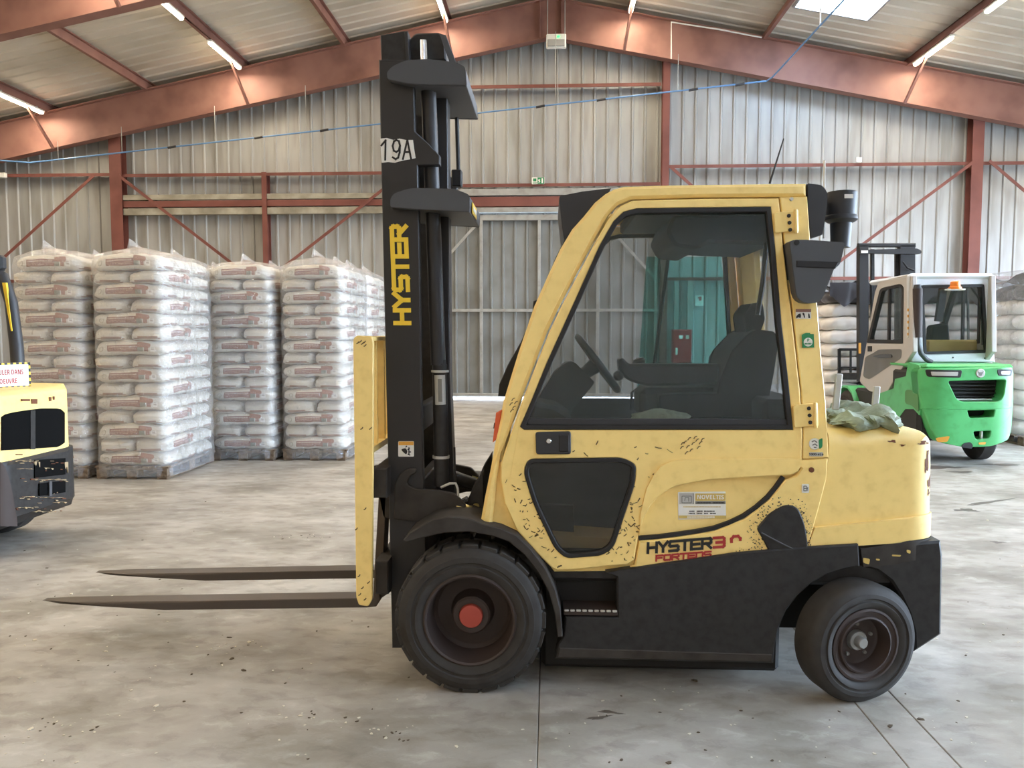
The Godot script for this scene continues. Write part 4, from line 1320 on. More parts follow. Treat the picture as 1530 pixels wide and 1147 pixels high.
func truck_mast(t: Node) -> void:
	var rail := [[566, 89], [617, 89], [620, 196], [640, 214], [657, 232], [657, 246], [624, 247], [627, 400], [629, 560], [632, 700], [642, 968], [586, 968]]
	for far in [false, true]:
		part("mast_rail", turned(plate(rail, -3.55, 0.05, 0.004), far), M.mast_steel, t)
		part("mast_flange", turned(plate([[566, 90], [580, 90], [600, 968], [586, 968]], -3.58, 0.11, 0.003), far), M.mast_steel, t)
		part("inner_rail", turned(plate([[568, 52], [604, 46], [608, 47], [612, 300], [622, 560], [640, 960], [604, 960], [590, 560]], -3.61, 0.05, 0.004), far), M.black_paint, t)
		part("inner_flange", turned(plate([[604, 47], [609, 46], [612, 95], [607, 95]], -3.60, 0.09, 0.002), far), M.mast_steel, t)
		# foot bracket of the mast, drawn like a hook, and the tilt cylinder
		var hook := rounded([[588, 775], [590, 722, 4], [597, 707, 6], [612, 700, 4], [622, 701, 2], [622, 706, 2], [612, 711, 4], [608, 724, 4], [622, 731, 6], [650, 732, 6], [680, 738, 4], [697, 756, 4], [690, 778, 4], [640, 782]], 3)
		part("foot_bracket", turned(plate(hook, -3.53, 0.03, 0.004), far), M.black_dirty, t)
		var tc := part("tilt_cylinder", turned(Buf.new().tube([at(640, 742, -3.6), at(690, 760, -3.6)], 0.036, 14), far), M.black_paint, t)
		part("rod", turned(Buf.new().tube([at(682, 757, -3.55), at(704, 763, -3.55)], 0.024, 12), far), M.zinc, tc)
		part("anchor", turned(plate(rounded([[696, 792], [697, 752, 6], [708, 724, 6], [722, 702], [724, 792]], 3), -3.60, 0.06, 0.006), far), M.black_paint, tc)
		part("pin", turned(disc(711, 757, -3.585, 0.016, 0.03, 10), far), M.zinc, tc)
	part("rear_rail", plate([[650, 125], [668, 125], [671, 400], [672, 560], [677, 690], [680, 765], [664, 765], [656, 560]], -3.70, 0.10, 0.004), M.mast_steel, t)
	var c := part("lift_cylinder", Buf.new().tube([at(640, 125, -3.62), at(655, 545, -3.62)], 0.036, 16), M.mast_steel, t)
	part("barrel", Buf.new().tube([at(657, 545, -3.62), at(660, 725, -3.62)], 0.036, 16), M.black_paint, c)
	part("collar", Buf.new().tube([at(657, 537, -3.62), at(657.2, 556, -3.62)], [0.03, 0.038], 16), M.ink_black, c)
	part("chrome_rod", Buf.new().tube([at(632, 61, -3.62), at(633.5, 95, -3.62)], 0.0185, 12), M.chrome, c)
	part("clip", Buf.new().tube([at(657.5, 553, -3.6), at(657.5, 556, -3.6)], 0.042, 16), M.label_silver, c)
	part("clip", Buf.new().tube([at(659, 680, -3.62), at(659, 684, -3.62)], 0.041, 16), M.label_silver, c)
	# plastic covers over the two crossheads
	var hi := rounded([[578, 108, 3], [586, 99, 5], [606, 90, 8], [640, 88], [682, 93, 4], [695, 100, 4], [697, 127, 2], [640, 126], [609, 124], [579, 118, 3]], 3)
	part("crosshead_cover", Buf.new().prism(flat(hi, -3.50), -4.06, -3.50, 0.02), M.plastic_grey, t)
	var lo := rounded([[583, 298, 3], [588, 289, 5], [612, 281, 8], [640, 281], [680, 282, 4], [702, 291, 5], [701, 316, 2], [640, 313], [583, 309, 3]], 3)
	var lc := part("crosshead_cover", Buf.new().prism(flat(lo, -3.50), -4.02, -3.50, 0.02), M.plastic_grey, t)
	var e := at(702, 300, -3.5)
	var lb := part("yellow_label", Buf.new().box(Vector3(e.x + 0.003, e.y - 0.018, -3.68), Vector3(0.004, 0.05, 0.2)), M.ink_yellow, lc)
	part("print", Buf.new().box(Vector3(e.x + 0.0055, e.y - 0.018, -3.68), Vector3(0.002, 0.02, 0.15)), M.label_white, lb)
	# head plate of the inner mast with its gussets
	part("head_plate", Buf.new().prism(flat(rounded([[609, 62, 4], [620, 49, 5], [655, 48, 3], [664, 52, 2], [667, 90], [612, 92]], 3), -3.66), -4.14, -3.66, 0.008), M.black_paint, t)
	near_far("gusset", plate([[656, 50], [666, 52], [682, 94], [672, 94]], -3.63, 0.02, 0.002), M.plastic_grey, t)
	for q in [[640, 0.30], [640, 0.6], [640, 0.95]]:
		var p := at(625, 600, MID)
		part("cross_tie", Buf.new().box(Vector3(at(640, 560, MID).x, 0.25 + q[1], MID), Vector3(0.05, 0.12, 0.6), 0.006), M.black_paint, t)
	# hoses and chains inside the mast
	for k in 4:
		part("hose", Buf.new().tube([at(664 - k * 3, 130, -3.86 - k * 0.05), at(674 - k * 3, 690, -3.86 - k * 0.05)], 0.011, 6), M.ink_black, t)
	var hr := part("hose_guide", Buf.new().tube([at(682.5, 176, -3.85), at(685, 256, -3.85)], 0.010, 8), M.ink_black, t)
	part("valve_block", Buf.new().box(at(683, 267, -3.85), Vector3(0.05, 0.08, 0.06), 0.005), M.ink_black, hr)
	part("sheave", Buf.new().lathe([[0.0, -0.02], [0.06, -0.02], [0.055, 0.0], [0.06, 0.02], [0.0, 0.02]], at(630, 262, -3.72), Vector3(0, 0, 1), 20), M.black_dirty, t)
	part("hydraulic_line", Buf.new().tube([at(659, 728, -3.55), at(672, 722, -3.54), at(681, 722, -3.54), at(684, 730, -3.54), at(685, 752, -3.55), at(682, 762, -3.55)], 0.006, 8), M.label_silver, t)
	part("gauge_rod", Buf.new().tube([at(679, 668, -3.6), at(680, 722, -3.6)], 0.005, 6), M.ink_black, t)

func truck_forks(t: Node) -> void:
	# carriage bars with the load backrest in front
	for q in [[553, 700, 578, 744], [556, 838, 580, 888]]:
		part("carriage_bar", Buf.new().prism(flat(rect_px(q[0] + 4, q[1], q[2], q[3]), -3.46), -4.34, -3.46, 0.006), M.black_dirty, t)
	near_far("carriage_side", plate([[566, 700], [584, 702], [588, 760], [582, 776], [572, 772], [566, 745]], -3.6, 0.04, 0.004), M.black_dirty, t)
	near_far("carriage_side", plate([[562, 836], [576, 830], [584, 836], [584, 884], [566, 896]], -3.6, 0.04, 0.004), M.black_dirty, t)
	near_far("roller", disc(570, 708, -3.57, 0.04, 0.05, 16), M.black_paint, t)
	var side := rounded([[527.5, 506, 4], [533, 501, 3], [555, 502, 3], [558, 510, 4], [557.5, 690], [556, 896, 4], [550, 906, 3], [536, 904, 3], [532, 892, 3]], 3)
	var br := part("load_backrest", plate(side, -3.42, 0.022, 0.004), M.yellow_paint, t)
	part("side_plate", plate(side, -3.42, 0.022, 0.004).mirror(MID), M.yellow_paint, br)
	part("top_bar", Buf.new().prism(flat(rounded([[529, 507, 3], [533, 502, 3], [556, 503], [556, 509], [530, 511]], 2), -3.43), -4.37, -3.43, 0.004), M.yellow_paint, br)
	part("bottom_bar", Buf.new().prism(flat([[534, 668], [557, 668], [557, 677], [534, 677]], -3.43), -4.37, -3.43, 0.004), M.yellow_paint, br)
	for i in 5:
		var z := -3.57 - 0.165 * i
		var c := at(544, 590, -3.43)
		part("slat", Buf.new().box(Vector3(c.x, (at(540, 508, -3.43).y + at(540, 672, -3.43).y) / 2, z), Vector3(0.06, at(540, 508, -3.43).y - at(540, 672, -3.43).y, 0.012), 0.003), M.yellow_paint, br)
	# forks: an upright shank behind the backrest and a blade that tapers to its tip
	for far in [false, true]:
		var z0 := -3.60
		var blade := [[57, 900], [110, 900], [300, 897.5], [540, 893.5], [557, 893], [568, 700], [579, 700], [570, 894], [562, 906], [548, 907.5], [245, 911.5], [150, 906], [85, 903]]
		var p := flat(blade, z0)
		var tip := p[0].x
		var b := Buf.new().prism(p, z0 - 0.1, z0, 0.003)
		b.warp(func(v: Vector3) -> Vector3:
			var k := clampf((v.x - tip) / 0.28, 0.0, 1.0)
			return Vector3(v.x, v.y, lerpf(z0 - 0.05, v.z, 0.35 + 0.65 * sqrt(k))))
		if far: b.warp(func(v: Vector3) -> Vector3: return v + Vector3(0, 0, -0.45))
		part("fork", b, M.fork_steel, t)
	# lever and latch at the top of the carriage
	part("latch", Buf.new().box(at(568, 698, -3.62), Vector3(0.06, 0.02, 0.05), 0.005), M.black_paint, t)

func sticker(t: Node, called: String, x0: float, y0: float, x1: float, y1: float, m: Material, z := CAB_Z) -> MeshInstance3D:
	var zz := z + (lean_at(at(x0, y0, z).y) if z == CAB_Z else 0.0)
	return part(called, plate(rounded([[x0, y0, 1.5], [x1, y0, 1.5], [x1, y1, 1.5], [x0, y1, 1.5]], 2), zz + 0.002, 0.0015), m, t)

func truck_marks(t: Node) -> void:
	# the maker's name up the mast
	var o := at(613.5, 484, -3.548)
	var top := at(608, 340, -3.548)
	var dx := (top - o) / (6 * 1.0 + 5 * 0.30)
	var dy := at(589, 484, -3.548) - o
	part("mast_lettering", lettering(Buf.new(), "HYSTER", o + dx * 0.08 + dy * 0.08, dx, dy * 0.84, 1.0, 0.30, 0.0205), M.ink_yellow, t)
	# torn number tape
	var tape := [[568, 207], [578, 206], [588, 209], [597, 207], [606, 209], [617, 209], [619, 224], [621, 236], [612, 238], [600, 240], [590, 243], [580, 242], [570, 243], [569, 226]]
	var tp := part("number_tape", plate(tape, -3.547, 0.002), M.label_white, t)
	o = at(569.5, 238.5, -3.5455)
	part("number", lettering(Buf.new(), "19A", o, at(616, 237, -3.5455) - o, at(570, 210, -3.5455) - o, 0.26, 0.09, 0.0085, 0.001), M.ink_black, tp)
	# warning sign with a crushed hand
	var s := sticker(t, "warning_label", 595, 659, 618.5, 682, M.label_white, -3.548)
	part("orange_head", plate(rect_px(595.5, 659.5, 618, 665), -3.5447, 0.001), M.ink_orange, s)
	var hand := Buf.new().add(plate(rounded([[599, 671, 2], [606, 669, 2], [609, 674, 2], [607, 679, 1], [602, 675, 2]], 2), -3.5445, 0.001))
	for q in [[606, 668, 608, 666], [609, 672, 612, 669], [610, 675, 614, 675], [609, 678, 613, 680], [611, 668, 611, 679]]: hand.add(plate(strip([[q[0], q[1]], [q[2], q[3]]], 1.6), -3.5445, 0.001))
	part("pictogram", hand, M.ink_black, s)
	var tube_label := part("cylinder_label", Buf.new().tube([at(657, 560, -3.6), at(658.2, 604, -3.6)], 0.026, 16), M.label_silver, t)
	part("print", plate([[654, 566], [660, 566], [661, 600], [655, 600]], -3.571, 0.002), M.ink_grey, tube_label)
	# name on the sill
	var z := CAB_Z + 0.0
	o = at(968, 825.5, z)
	part("sill_lettering", lettering(Buf.new(), "HYSTER", o, (at(1062, 818, z) - o) / 7.3, at(968.4, 811.5, z) - o, 1.0, 0.26, 0.0122), M.ink_black, t)
	o = at(1067, 817.5, z)
	part("model_number", lettering(Buf.new(), "3", o, at(1082, 816.5, z) - o, at(1067, 803.5, z) - o, 1.0, 0.2, 0.012).add(lettering(Buf.new(), "c", at(1093, 815, z), at(1106, 814, z) - at(1093, 815, z), at(1093, 801.5, z) - at(1093, 815, z), 1.0, 0.2, 0.012)), M.ink_red, t)
	o = at(980.5, 837.5, z)
	part("series_lettering", lettering(Buf.new(), "FORTEnS", o, (at(1060, 831.5, z) - o) / 8.5, at(980.8, 830, z) - o, 1.0, 0.28, 0.0078), M.ink_red, t)
	# dealer's label in the recess
	z = CAB_Z - 0.028
	s = part("dealer_label", plate(rounded([[1013, 735, 1], [1084, 734, 1], [1085, 774, 1], [1013.5, 776, 1]], 2), z + 0.001, 0.002), M.label_white, t)
	part("logo_panel", plate(rect_px(1015, 736.5, 1037, 753), z + 0.002, 0.001), M.label_silver, s)
	var lg := Buf.new()
	for q in [[[1019, 751], [1019, 741], [1033, 741], [1033, 751], [1019, 751]], [[1023, 748], [1024, 743], [1029, 743], [1029, 749]], [[1036, 737], [1036, 753]]]: strokes(lg, q, 1.0, z + 0.003, 0.001)
	part("logo", lg, M.ink_grey, s)
	part("gold_panel", plate(rect_px(1039, 737, 1084, 748), z + 0.002, 0.001), M.ink_gold, s)
	part("grey_strip", plate(rect_px(1039, 748.5, 1084, 753), z + 0.002, 0.001), M.ink_grey, s)
	part("gold_strip", plate(rect_px(1014, 770, 1085, 774.5), z + 0.002, 0.001), M.ink_gold, s)
	words("NOVELTIS", 0.026, M.label_white, s, at(1061.5, 742.5, z + 0.003), Basis(), "name", 0.98)
	for q in [[1041, 1062, 750.8, "ink_black", 1.6], [1065, 1082, 750.8, "ink_black", 1.6], [1021, 1077, 757, "ink_gold", 1.2], [1030, 1038, 763.6, "ink_black", 1.9], [1041, 1050, 763.6, "ink_black", 1.9], [1052, 1068, 763.6, "ink_black", 1.9], [1029, 1038.5, 766.9, "ink_black", 1.9], [1041, 1049.5, 766.9, "ink_black", 1.9], [1052, 1058, 766.9, "ink_black", 1.9], [1061, 1070, 766.9, "ink_black", 1.9], [1027, 1068, 772.4, "label_white", 2.4]]:
		var dash := Buf.new()
		var n := maxi(2, int((q[1] - q[0]) / 1.7))
		for i in n: dash.add(plate(rect_px(lerpf(q[0], q[1], i / float(n)) + 0.2, q[2] - q[4] / 2, lerpf(q[0], q[1], (i + 0.75) / n), q[2] + q[4] / 2), z + 0.003, 0.001))
		part("small_print", dash, M[q[3]], s)
	# labels on the rear pillar
	s = sticker(t, "safety_label", 1189, 461.5, 1212, 476, M.label_white)
	z = CAB_Z + lean_at(at(1200, 468, CAB_Z).y) + 0.003
	part("red_head", plate(rect_px(1189, 461.5, 1212, 466), z, 0.001), M.red_oxide, s)
	var pg := Buf.new()
	pg.add(plate([[1189.5, 475.5], [1190, 472], [1193, 469], [1196, 468], [1197, 472], [1196, 475], [1193, 474]], z, 0.001))
	pg.add(plate([[1199, 467.5], [1201, 467], [1202, 469], [1203, 474], [1201.5, 475], [1200.5, 471], [1199.5, 470]], z, 0.001))
	pg.add(plate([[1207.5, 470], [1208.5, 467.5], [1209.5, 469], [1210.5, 475], [1208, 475]], z, 0.001))
	part("pictograms", pg, M.ink_black, s)
	z = CAB_Z + lean_at(at(1207, 508, CAB_Z).y) + 0.003
	s = part("green_tag", plate([[1198, 500], [1202, 498], [1204, 497], [1210, 497], [1211, 499], [1216, 499], [1216.5, 519], [1199, 519.5]], z, 0.002), M.ink_green, t)
	part("white_disc", disc(1207.6, 511, z + 0.001, 0.0205, 0.001, 20), M.label_white, s)
	words("P", 0.018, M.ink_green, s, at(1207.6, 508, z + 0.0015), Basis(), "letter")
	var fine_print := Buf.new()
	for i in 5: fine_print.add(plate(rect_px(1202.5 + i * 2.1, 512, 1204 + i * 2.1, 514.5), z + 0.002, 0.001))
	part("print", fine_print, M.ink_green, s)
	z = CAB_Z + lean_at(at(1216, 663, CAB_Z).y) + 0.002
	s = part("round_label", disc(1217.5, 663, z, 0.025, 0.001, 24), M.label_white, t)
	part("green_leaf", plate(rounded([[1223, 657, 2], [1229, 654, 2], [1229, 668, 3], [1224, 671, 2]], 3), z + 0.001, 0.001), M.ink_green, s)
	var mo := Buf.new()
	for q in [[[1213, 660], [1217, 658], [1221, 661]], [[1214, 665], [1218, 663], [1221, 666]], [[1216, 668], [1220, 668.5]]]: strokes(mo, q, 1.6, z + 0.001, 0.001)
	part("emblem", mo, M.ink_grey, s)
	s = sticker(t, "caption_label", 1209, 675.5, 1230, 681.5, M.label_silver)
	words("1000-eLo", 0.0135, M.ink_black, s, at(1219.5, 678.5, CAB_Z + 0.003), Basis(), "print", 1.1)
	s = sticker(t, "fuel_label", 1198, 723, 1209, 736, M.label_white, CAB_Z)
	var pump := Buf.new()
	for q in [[[1201, 733], [1201, 726], [1205, 726], [1205, 733], [1201, 733]], [[1201, 729.5], [1207, 729.5]], [[1207, 727], [1207, 733]]]: strokes(pump, q, 1.2, CAB_Z + 0.003, 0.001)
	part("pictogram", pump, M.ink_grey, s)
	part("cap_hole", disc(1213, 702, CAB_Z + 0.002, 0.0115, 0.01, 14), M.rust, t)
	part("bolt", disc(1183, 297, CAB_Z - 0.07, 0.008, 0.01, 8), M.label_silver, t)
	# nicks and scuffs in the yellow paint
	var sc := Buf.new()
	rng.seed = 9
	for i in 330:
		var p := Vector2(rng.randf_range(755, 1010), rng.randf_range(652, 846))
		if i > 70: p = Vector2(rng.randfn(935, 22), rng.randfn(800, 42)) if i % 2 else Vector2(rng.randfn(790, 22), rng.randfn(790, 36))
		if i > 285: p = Vector2(rng.randf_range(725, 745), rng.randf_range(700, 785))
		if Geometry2D.is_point_in_polygon(p, px2(rounded(LOW_WINDOW))) or not Geometry2D.is_point_in_polygon(p, px2([[752, 660], [1010, 660], [980, 735], [958, 770], [945, 838], [832, 848], [778, 792], [756, 745]])): continue
		var l := rng.randf_range(1.0, 4.2) * (1.3 if i < 70 else 0.8)
		var a := rng.randf_range(-1.2, 1.2)
		sc.add(plate(strip([[p.x - cos(a) * l, p.y - sin(a) * l], [p.x, p.y + 0.5], [p.x + cos(a) * l, p.y + sin(a) * l]], rng.randf_range(0.7, 1.7)), CAB_Z + 0.0015, 0.001))
	for q in [[1019, 668], [1024, 660], [1030, 655], [1036, 662], [1042, 657], [1047, 661], [1050, 656], [1044, 668], [1033, 672], [1026, 676], [1020, 662], [1028, 667], [1039, 653], [764, 603], [768, 608], [765, 613], [771, 601], [767, 596]]:
		sc.add(plate(strip([[q[0] - 2.5, q[1] + 2.5], [q[0], q[1] - 1.0], [q[0] + 2.5, q[1] - 1.5]], 1.3), CAB_Z + 0.0015, 0.001))
	# soot blown round the vent cover
	var soot := Buf.new()
	for i in 1500:
		var p := Vector2(rng.randf_range(1090, 1214), rng.randf_range(742, 830))
		var d := minf(Vector2((p.x - 1170) / 46.0, (p.y - 795) / 50.0).length(), 3.0)
		var under := absf(p.y - (829.0 - (p.x - 1095.0) * 0.095)) / 16.0
		if rng.randf() > clampf(1.75 - 1.45 * d, 0.0, 0.95) + (clampf(0.7 - under, 0.0, 0.6) if p.x > 1100 and p.y < 832.0 - (p.x - 1095.0) * 0.095 else 0.0): continue
		if p.y > 828.0 - (p.x - 1100.0) * 0.095 + 2.0: continue
		var r := rng.randf_range(0.3, 1.2)
		soot.add(plate([[p.x - r, p.y - r * 0.4], [p.x, p.y - r], [p.x + r, p.y - r * 0.3], [p.x + r * 0.7, p.y + r * 0.8], [p.x - r * 0.6, p.y + r * 0.7]], CAB_Z + 0.0005, 0.001))
	tag(part("soot", soot, M.black_paint, t), "", "", "", "stuff")
	var n := part("paint_scratches", sc, M.scratch_brown, t)
	tag(n, "", "", "", "stuff")
	sc = Buf.new()
	for q in [[534, 512], [538, 510], [541, 513], [544, 511], [545, 516], [537, 888], [541, 878], [550, 870], [536, 860], [545, 895], [532, 790], [540, 640], [553, 640], [545, 760]]:
		sc.add(plate(strip([[q[0] - 1.5, q[1] + 1.5], [q[0] + 1, q[1]], [q[0] + 2, q[1] - 2]], 1.5), -3.4185, 0.001))
	tag(part("backrest_scratches", sc, M.scratch_brown, t), "", "", "", "stuff")

func px2(a: Array) -> PackedVector2Array:
	var o := PackedVector2Array()
	for p in a: o.append(Vector2(p[0], p[1]))
	return o

# one filled sack, lying flat: longer along x; printed on its long sides
func sack_shape(l: float, h: float, w: float, seed_: int, n := 4.0) -> ArrayMesh:
	var nz := FastNoiseLite.new()
	nz.seed = seed_
	nz.frequency = 4.5
	nz.fractal_octaves = 2
	var b := Buf.new()
	b.has_uv = true
	var dims := [16, 5, 8]
	for ax in 3:
		var a1: int = (ax + 1) % 3
		var a2: int = (ax + 2) % 3
		for s in [-1.0, 1.0]:
			for i in dims[a1]:
				for j in dims[a2]:
					var q := []
					var us := []
					for k in [[0, 0], [1, 0], [1, 1], [0, 1]]:
						var p := Vector3.ZERO
						p[ax] = s
						p[a1] = -1.0 + 2.0 * (i + k[0]) / dims[a1]
						p[a2] = -1.0 + 2.0 * (j + k[1]) / dims[a2]
						if ax == 2: us.append(Vector2((p.x * s + 1) / 2, 0.5 - (p.y + 1) / 4))
						elif ax == 1: us.append(Vector2((p.x + 1) * 0.36, 0.75 + p.z / 4.2))
						else: us.append(Vector2(0.74 + 0.24 * (p.z + 1) / 2, 0.96 - 0.42 * (p.y + 1) / 2))
						var k2 := pow(pow(absf(p.x), 5.0) + pow(absf(p.y), n) + pow(absf(p.z), n), 1.0 / n)
						var r := p / maxf(k2, 1e-6)
						r.y *= 1.0 - 0.24 * pow(absf(r.x), 6.0) - 0.04 * pow(absf(r.z), 3.0)
						var v := Vector3(r.x * l / 2, r.y * h / 2, r.z * w / 2)
						var d := nz.get_noise_3d(v.x, v.y * 1.5, v.z)
						v += r.normalized() * (d * 0.024 + nz.get_noise_3d(v.x * 3.1 + 7.0, v.y * 2.0, v.z * 3.1) * 0.008)
						v.y -= 0.022 * r.x * r.x
						q.append(v)
					var out: Vector3 = (q[0] + q[2]) * 0.5
					b.tri(q[0], q[1], q[2], Vector3(out.x / l, out.y / h, out.z / w), us[0], us[1], us[2])
					b.tri(q[0], q[2], q[3], Vector3(out.x / l, out.y / h, out.z / w), us[0], us[2], us[3])
	return b.mesh(Vector3.ZERO, 60.0)

func pallet(x: float, z: float, label: String, w := 0.8, d := 1.2) -> void:
	var t := thing("pallet", label, "pallet", Vector3(x, 0, z - d / 2), "pallets under the stacks")
	for i in 5: part("deck_board", Buf.new().box(Vector3(x + (i - 2) * (w - 0.1) / 4, 0.133, z - d / 2), Vector3(0.11 if i % 2 else 0.13, 0.021, d), 0.003), M.pallet_wood, t)
	for i in 3:
		var pz := z - 0.075 - i * (d - 0.15) / 2
		part("stringer_board", Buf.new().box(Vector3(x, 0.111, pz), Vector3(w, 0.021, 0.14), 0.003), M.pallet_wood, t)
		for j in 3: part("block", Buf.new().box(Vector3(x + (j - 1) * (w - 0.12) / 2, 0.061, pz), Vector3(0.12, 0.078, 0.14), 0.004), M.pallet_wood, t)
	for j in 3: part("bottom_board", Buf.new().box(Vector3(x + (j - 1) * (w - 0.12) / 2, 0.011, z - d / 2), Vector3(0.11, 0.021, d), 0.003), M.pallet_wood, t)

func sack(mesh: Mesh, m: Material, where: Transform3D, label: String, group: String, called := "printed_sack") -> void:
	var o := MeshInstance3D.new()
	o.name = numbered(called)
	o.mesh = mesh
	o.material_override = m
	o.transform = where
	add_child(o)
	tag(o, label, "sack", group)

func film_hood(x: float, z: float, w: float, d: float, y0: float, y1: float, pitch: float, peak: float, tip_x: float, label: String, seed_: int) -> void:
	var nz := FastNoiseLite.new()
	nz.seed = seed_
	nz.frequency = 3.0
	var loops := []
	var n := 40
	var levels := []
	var y := y0
	while y < y1 - 0.02:
		levels.append([y, 1.0 if levels.size() % 2 else 0.985])
		y += pitch / 2
	levels.append([y1, 0.96])
	levels.append([y1 + 0.42 * (peak - y1), 0.88])
	levels.append([y1 + 0.70 * (peak - y1), 0.70])
	levels.append([y1 + 0.88 * (peak - y1), 0.46])
	levels.append([y1 + 0.95 * (peak - y1), 0.22])
	for li in levels.size():
		var l := PackedVector3Array()
		for i in n:
			var a := TAU * (i + 0.5) / n
			var c := cos(a)
			var s := sin(a)
			var k := pow(pow(absf(c), 7.0) + pow(absf(s), 7.0), -1.0 / 7.0)
			var f: float = levels[li][1]
			var p := Vector3(x + c * k * w / 2 * f, levels[li][0], z - d / 2 + s * k * d / 2 * (f if li < levels.size() - 5 else 1.0 - (1.0 - f) * 0.75))
			p += Vector3(c, 0.4, s) * nz.get_noise_3d(p.x * 1.3, p.y, p.z * 1.3) * (0.014 if li < levels.size() - 4 else 0.045)
			if li >= levels.size() - 4: p.x = lerpf(p.x, x + tip_x, 0.25 * (li - levels.size() + 5))
			l.append(p)
		loops.append(l)
	var b := Buf.new().loft(loops, true, false)
	b.fan(loops[-1], Vector3.UP)
	var t := thing("film_hood", label, "plastic film", Vector3(x, y0, z - d / 2), "clear film hoods over the sack stacks")
	part("film", b, M.film, t, 70.0)
	# the welded ears of the hood
	for e in [z - 0.1, z - d + 0.25]:
		var o := Vector3(x + tip_x, y1 + 0.93 * (peak - y1), e)
		part("ear", Buf.new().loft([PackedVector3Array([o + Vector3(-0.06, -0.03, 0), o + Vector3(0, 0, 0.05), o + Vector3(0.12, -0.03, 0), o + Vector3(0, 0, -0.05)]), PackedVector3Array([o + Vector3(-0.035, 0.075, 0), o + Vector3(-0.03, 0.08, 0.004), o + Vector3(-0.02, 0.075, 0), o + Vector3(-0.03, 0.08, -0.004)])]), M.film, t, 70.0)

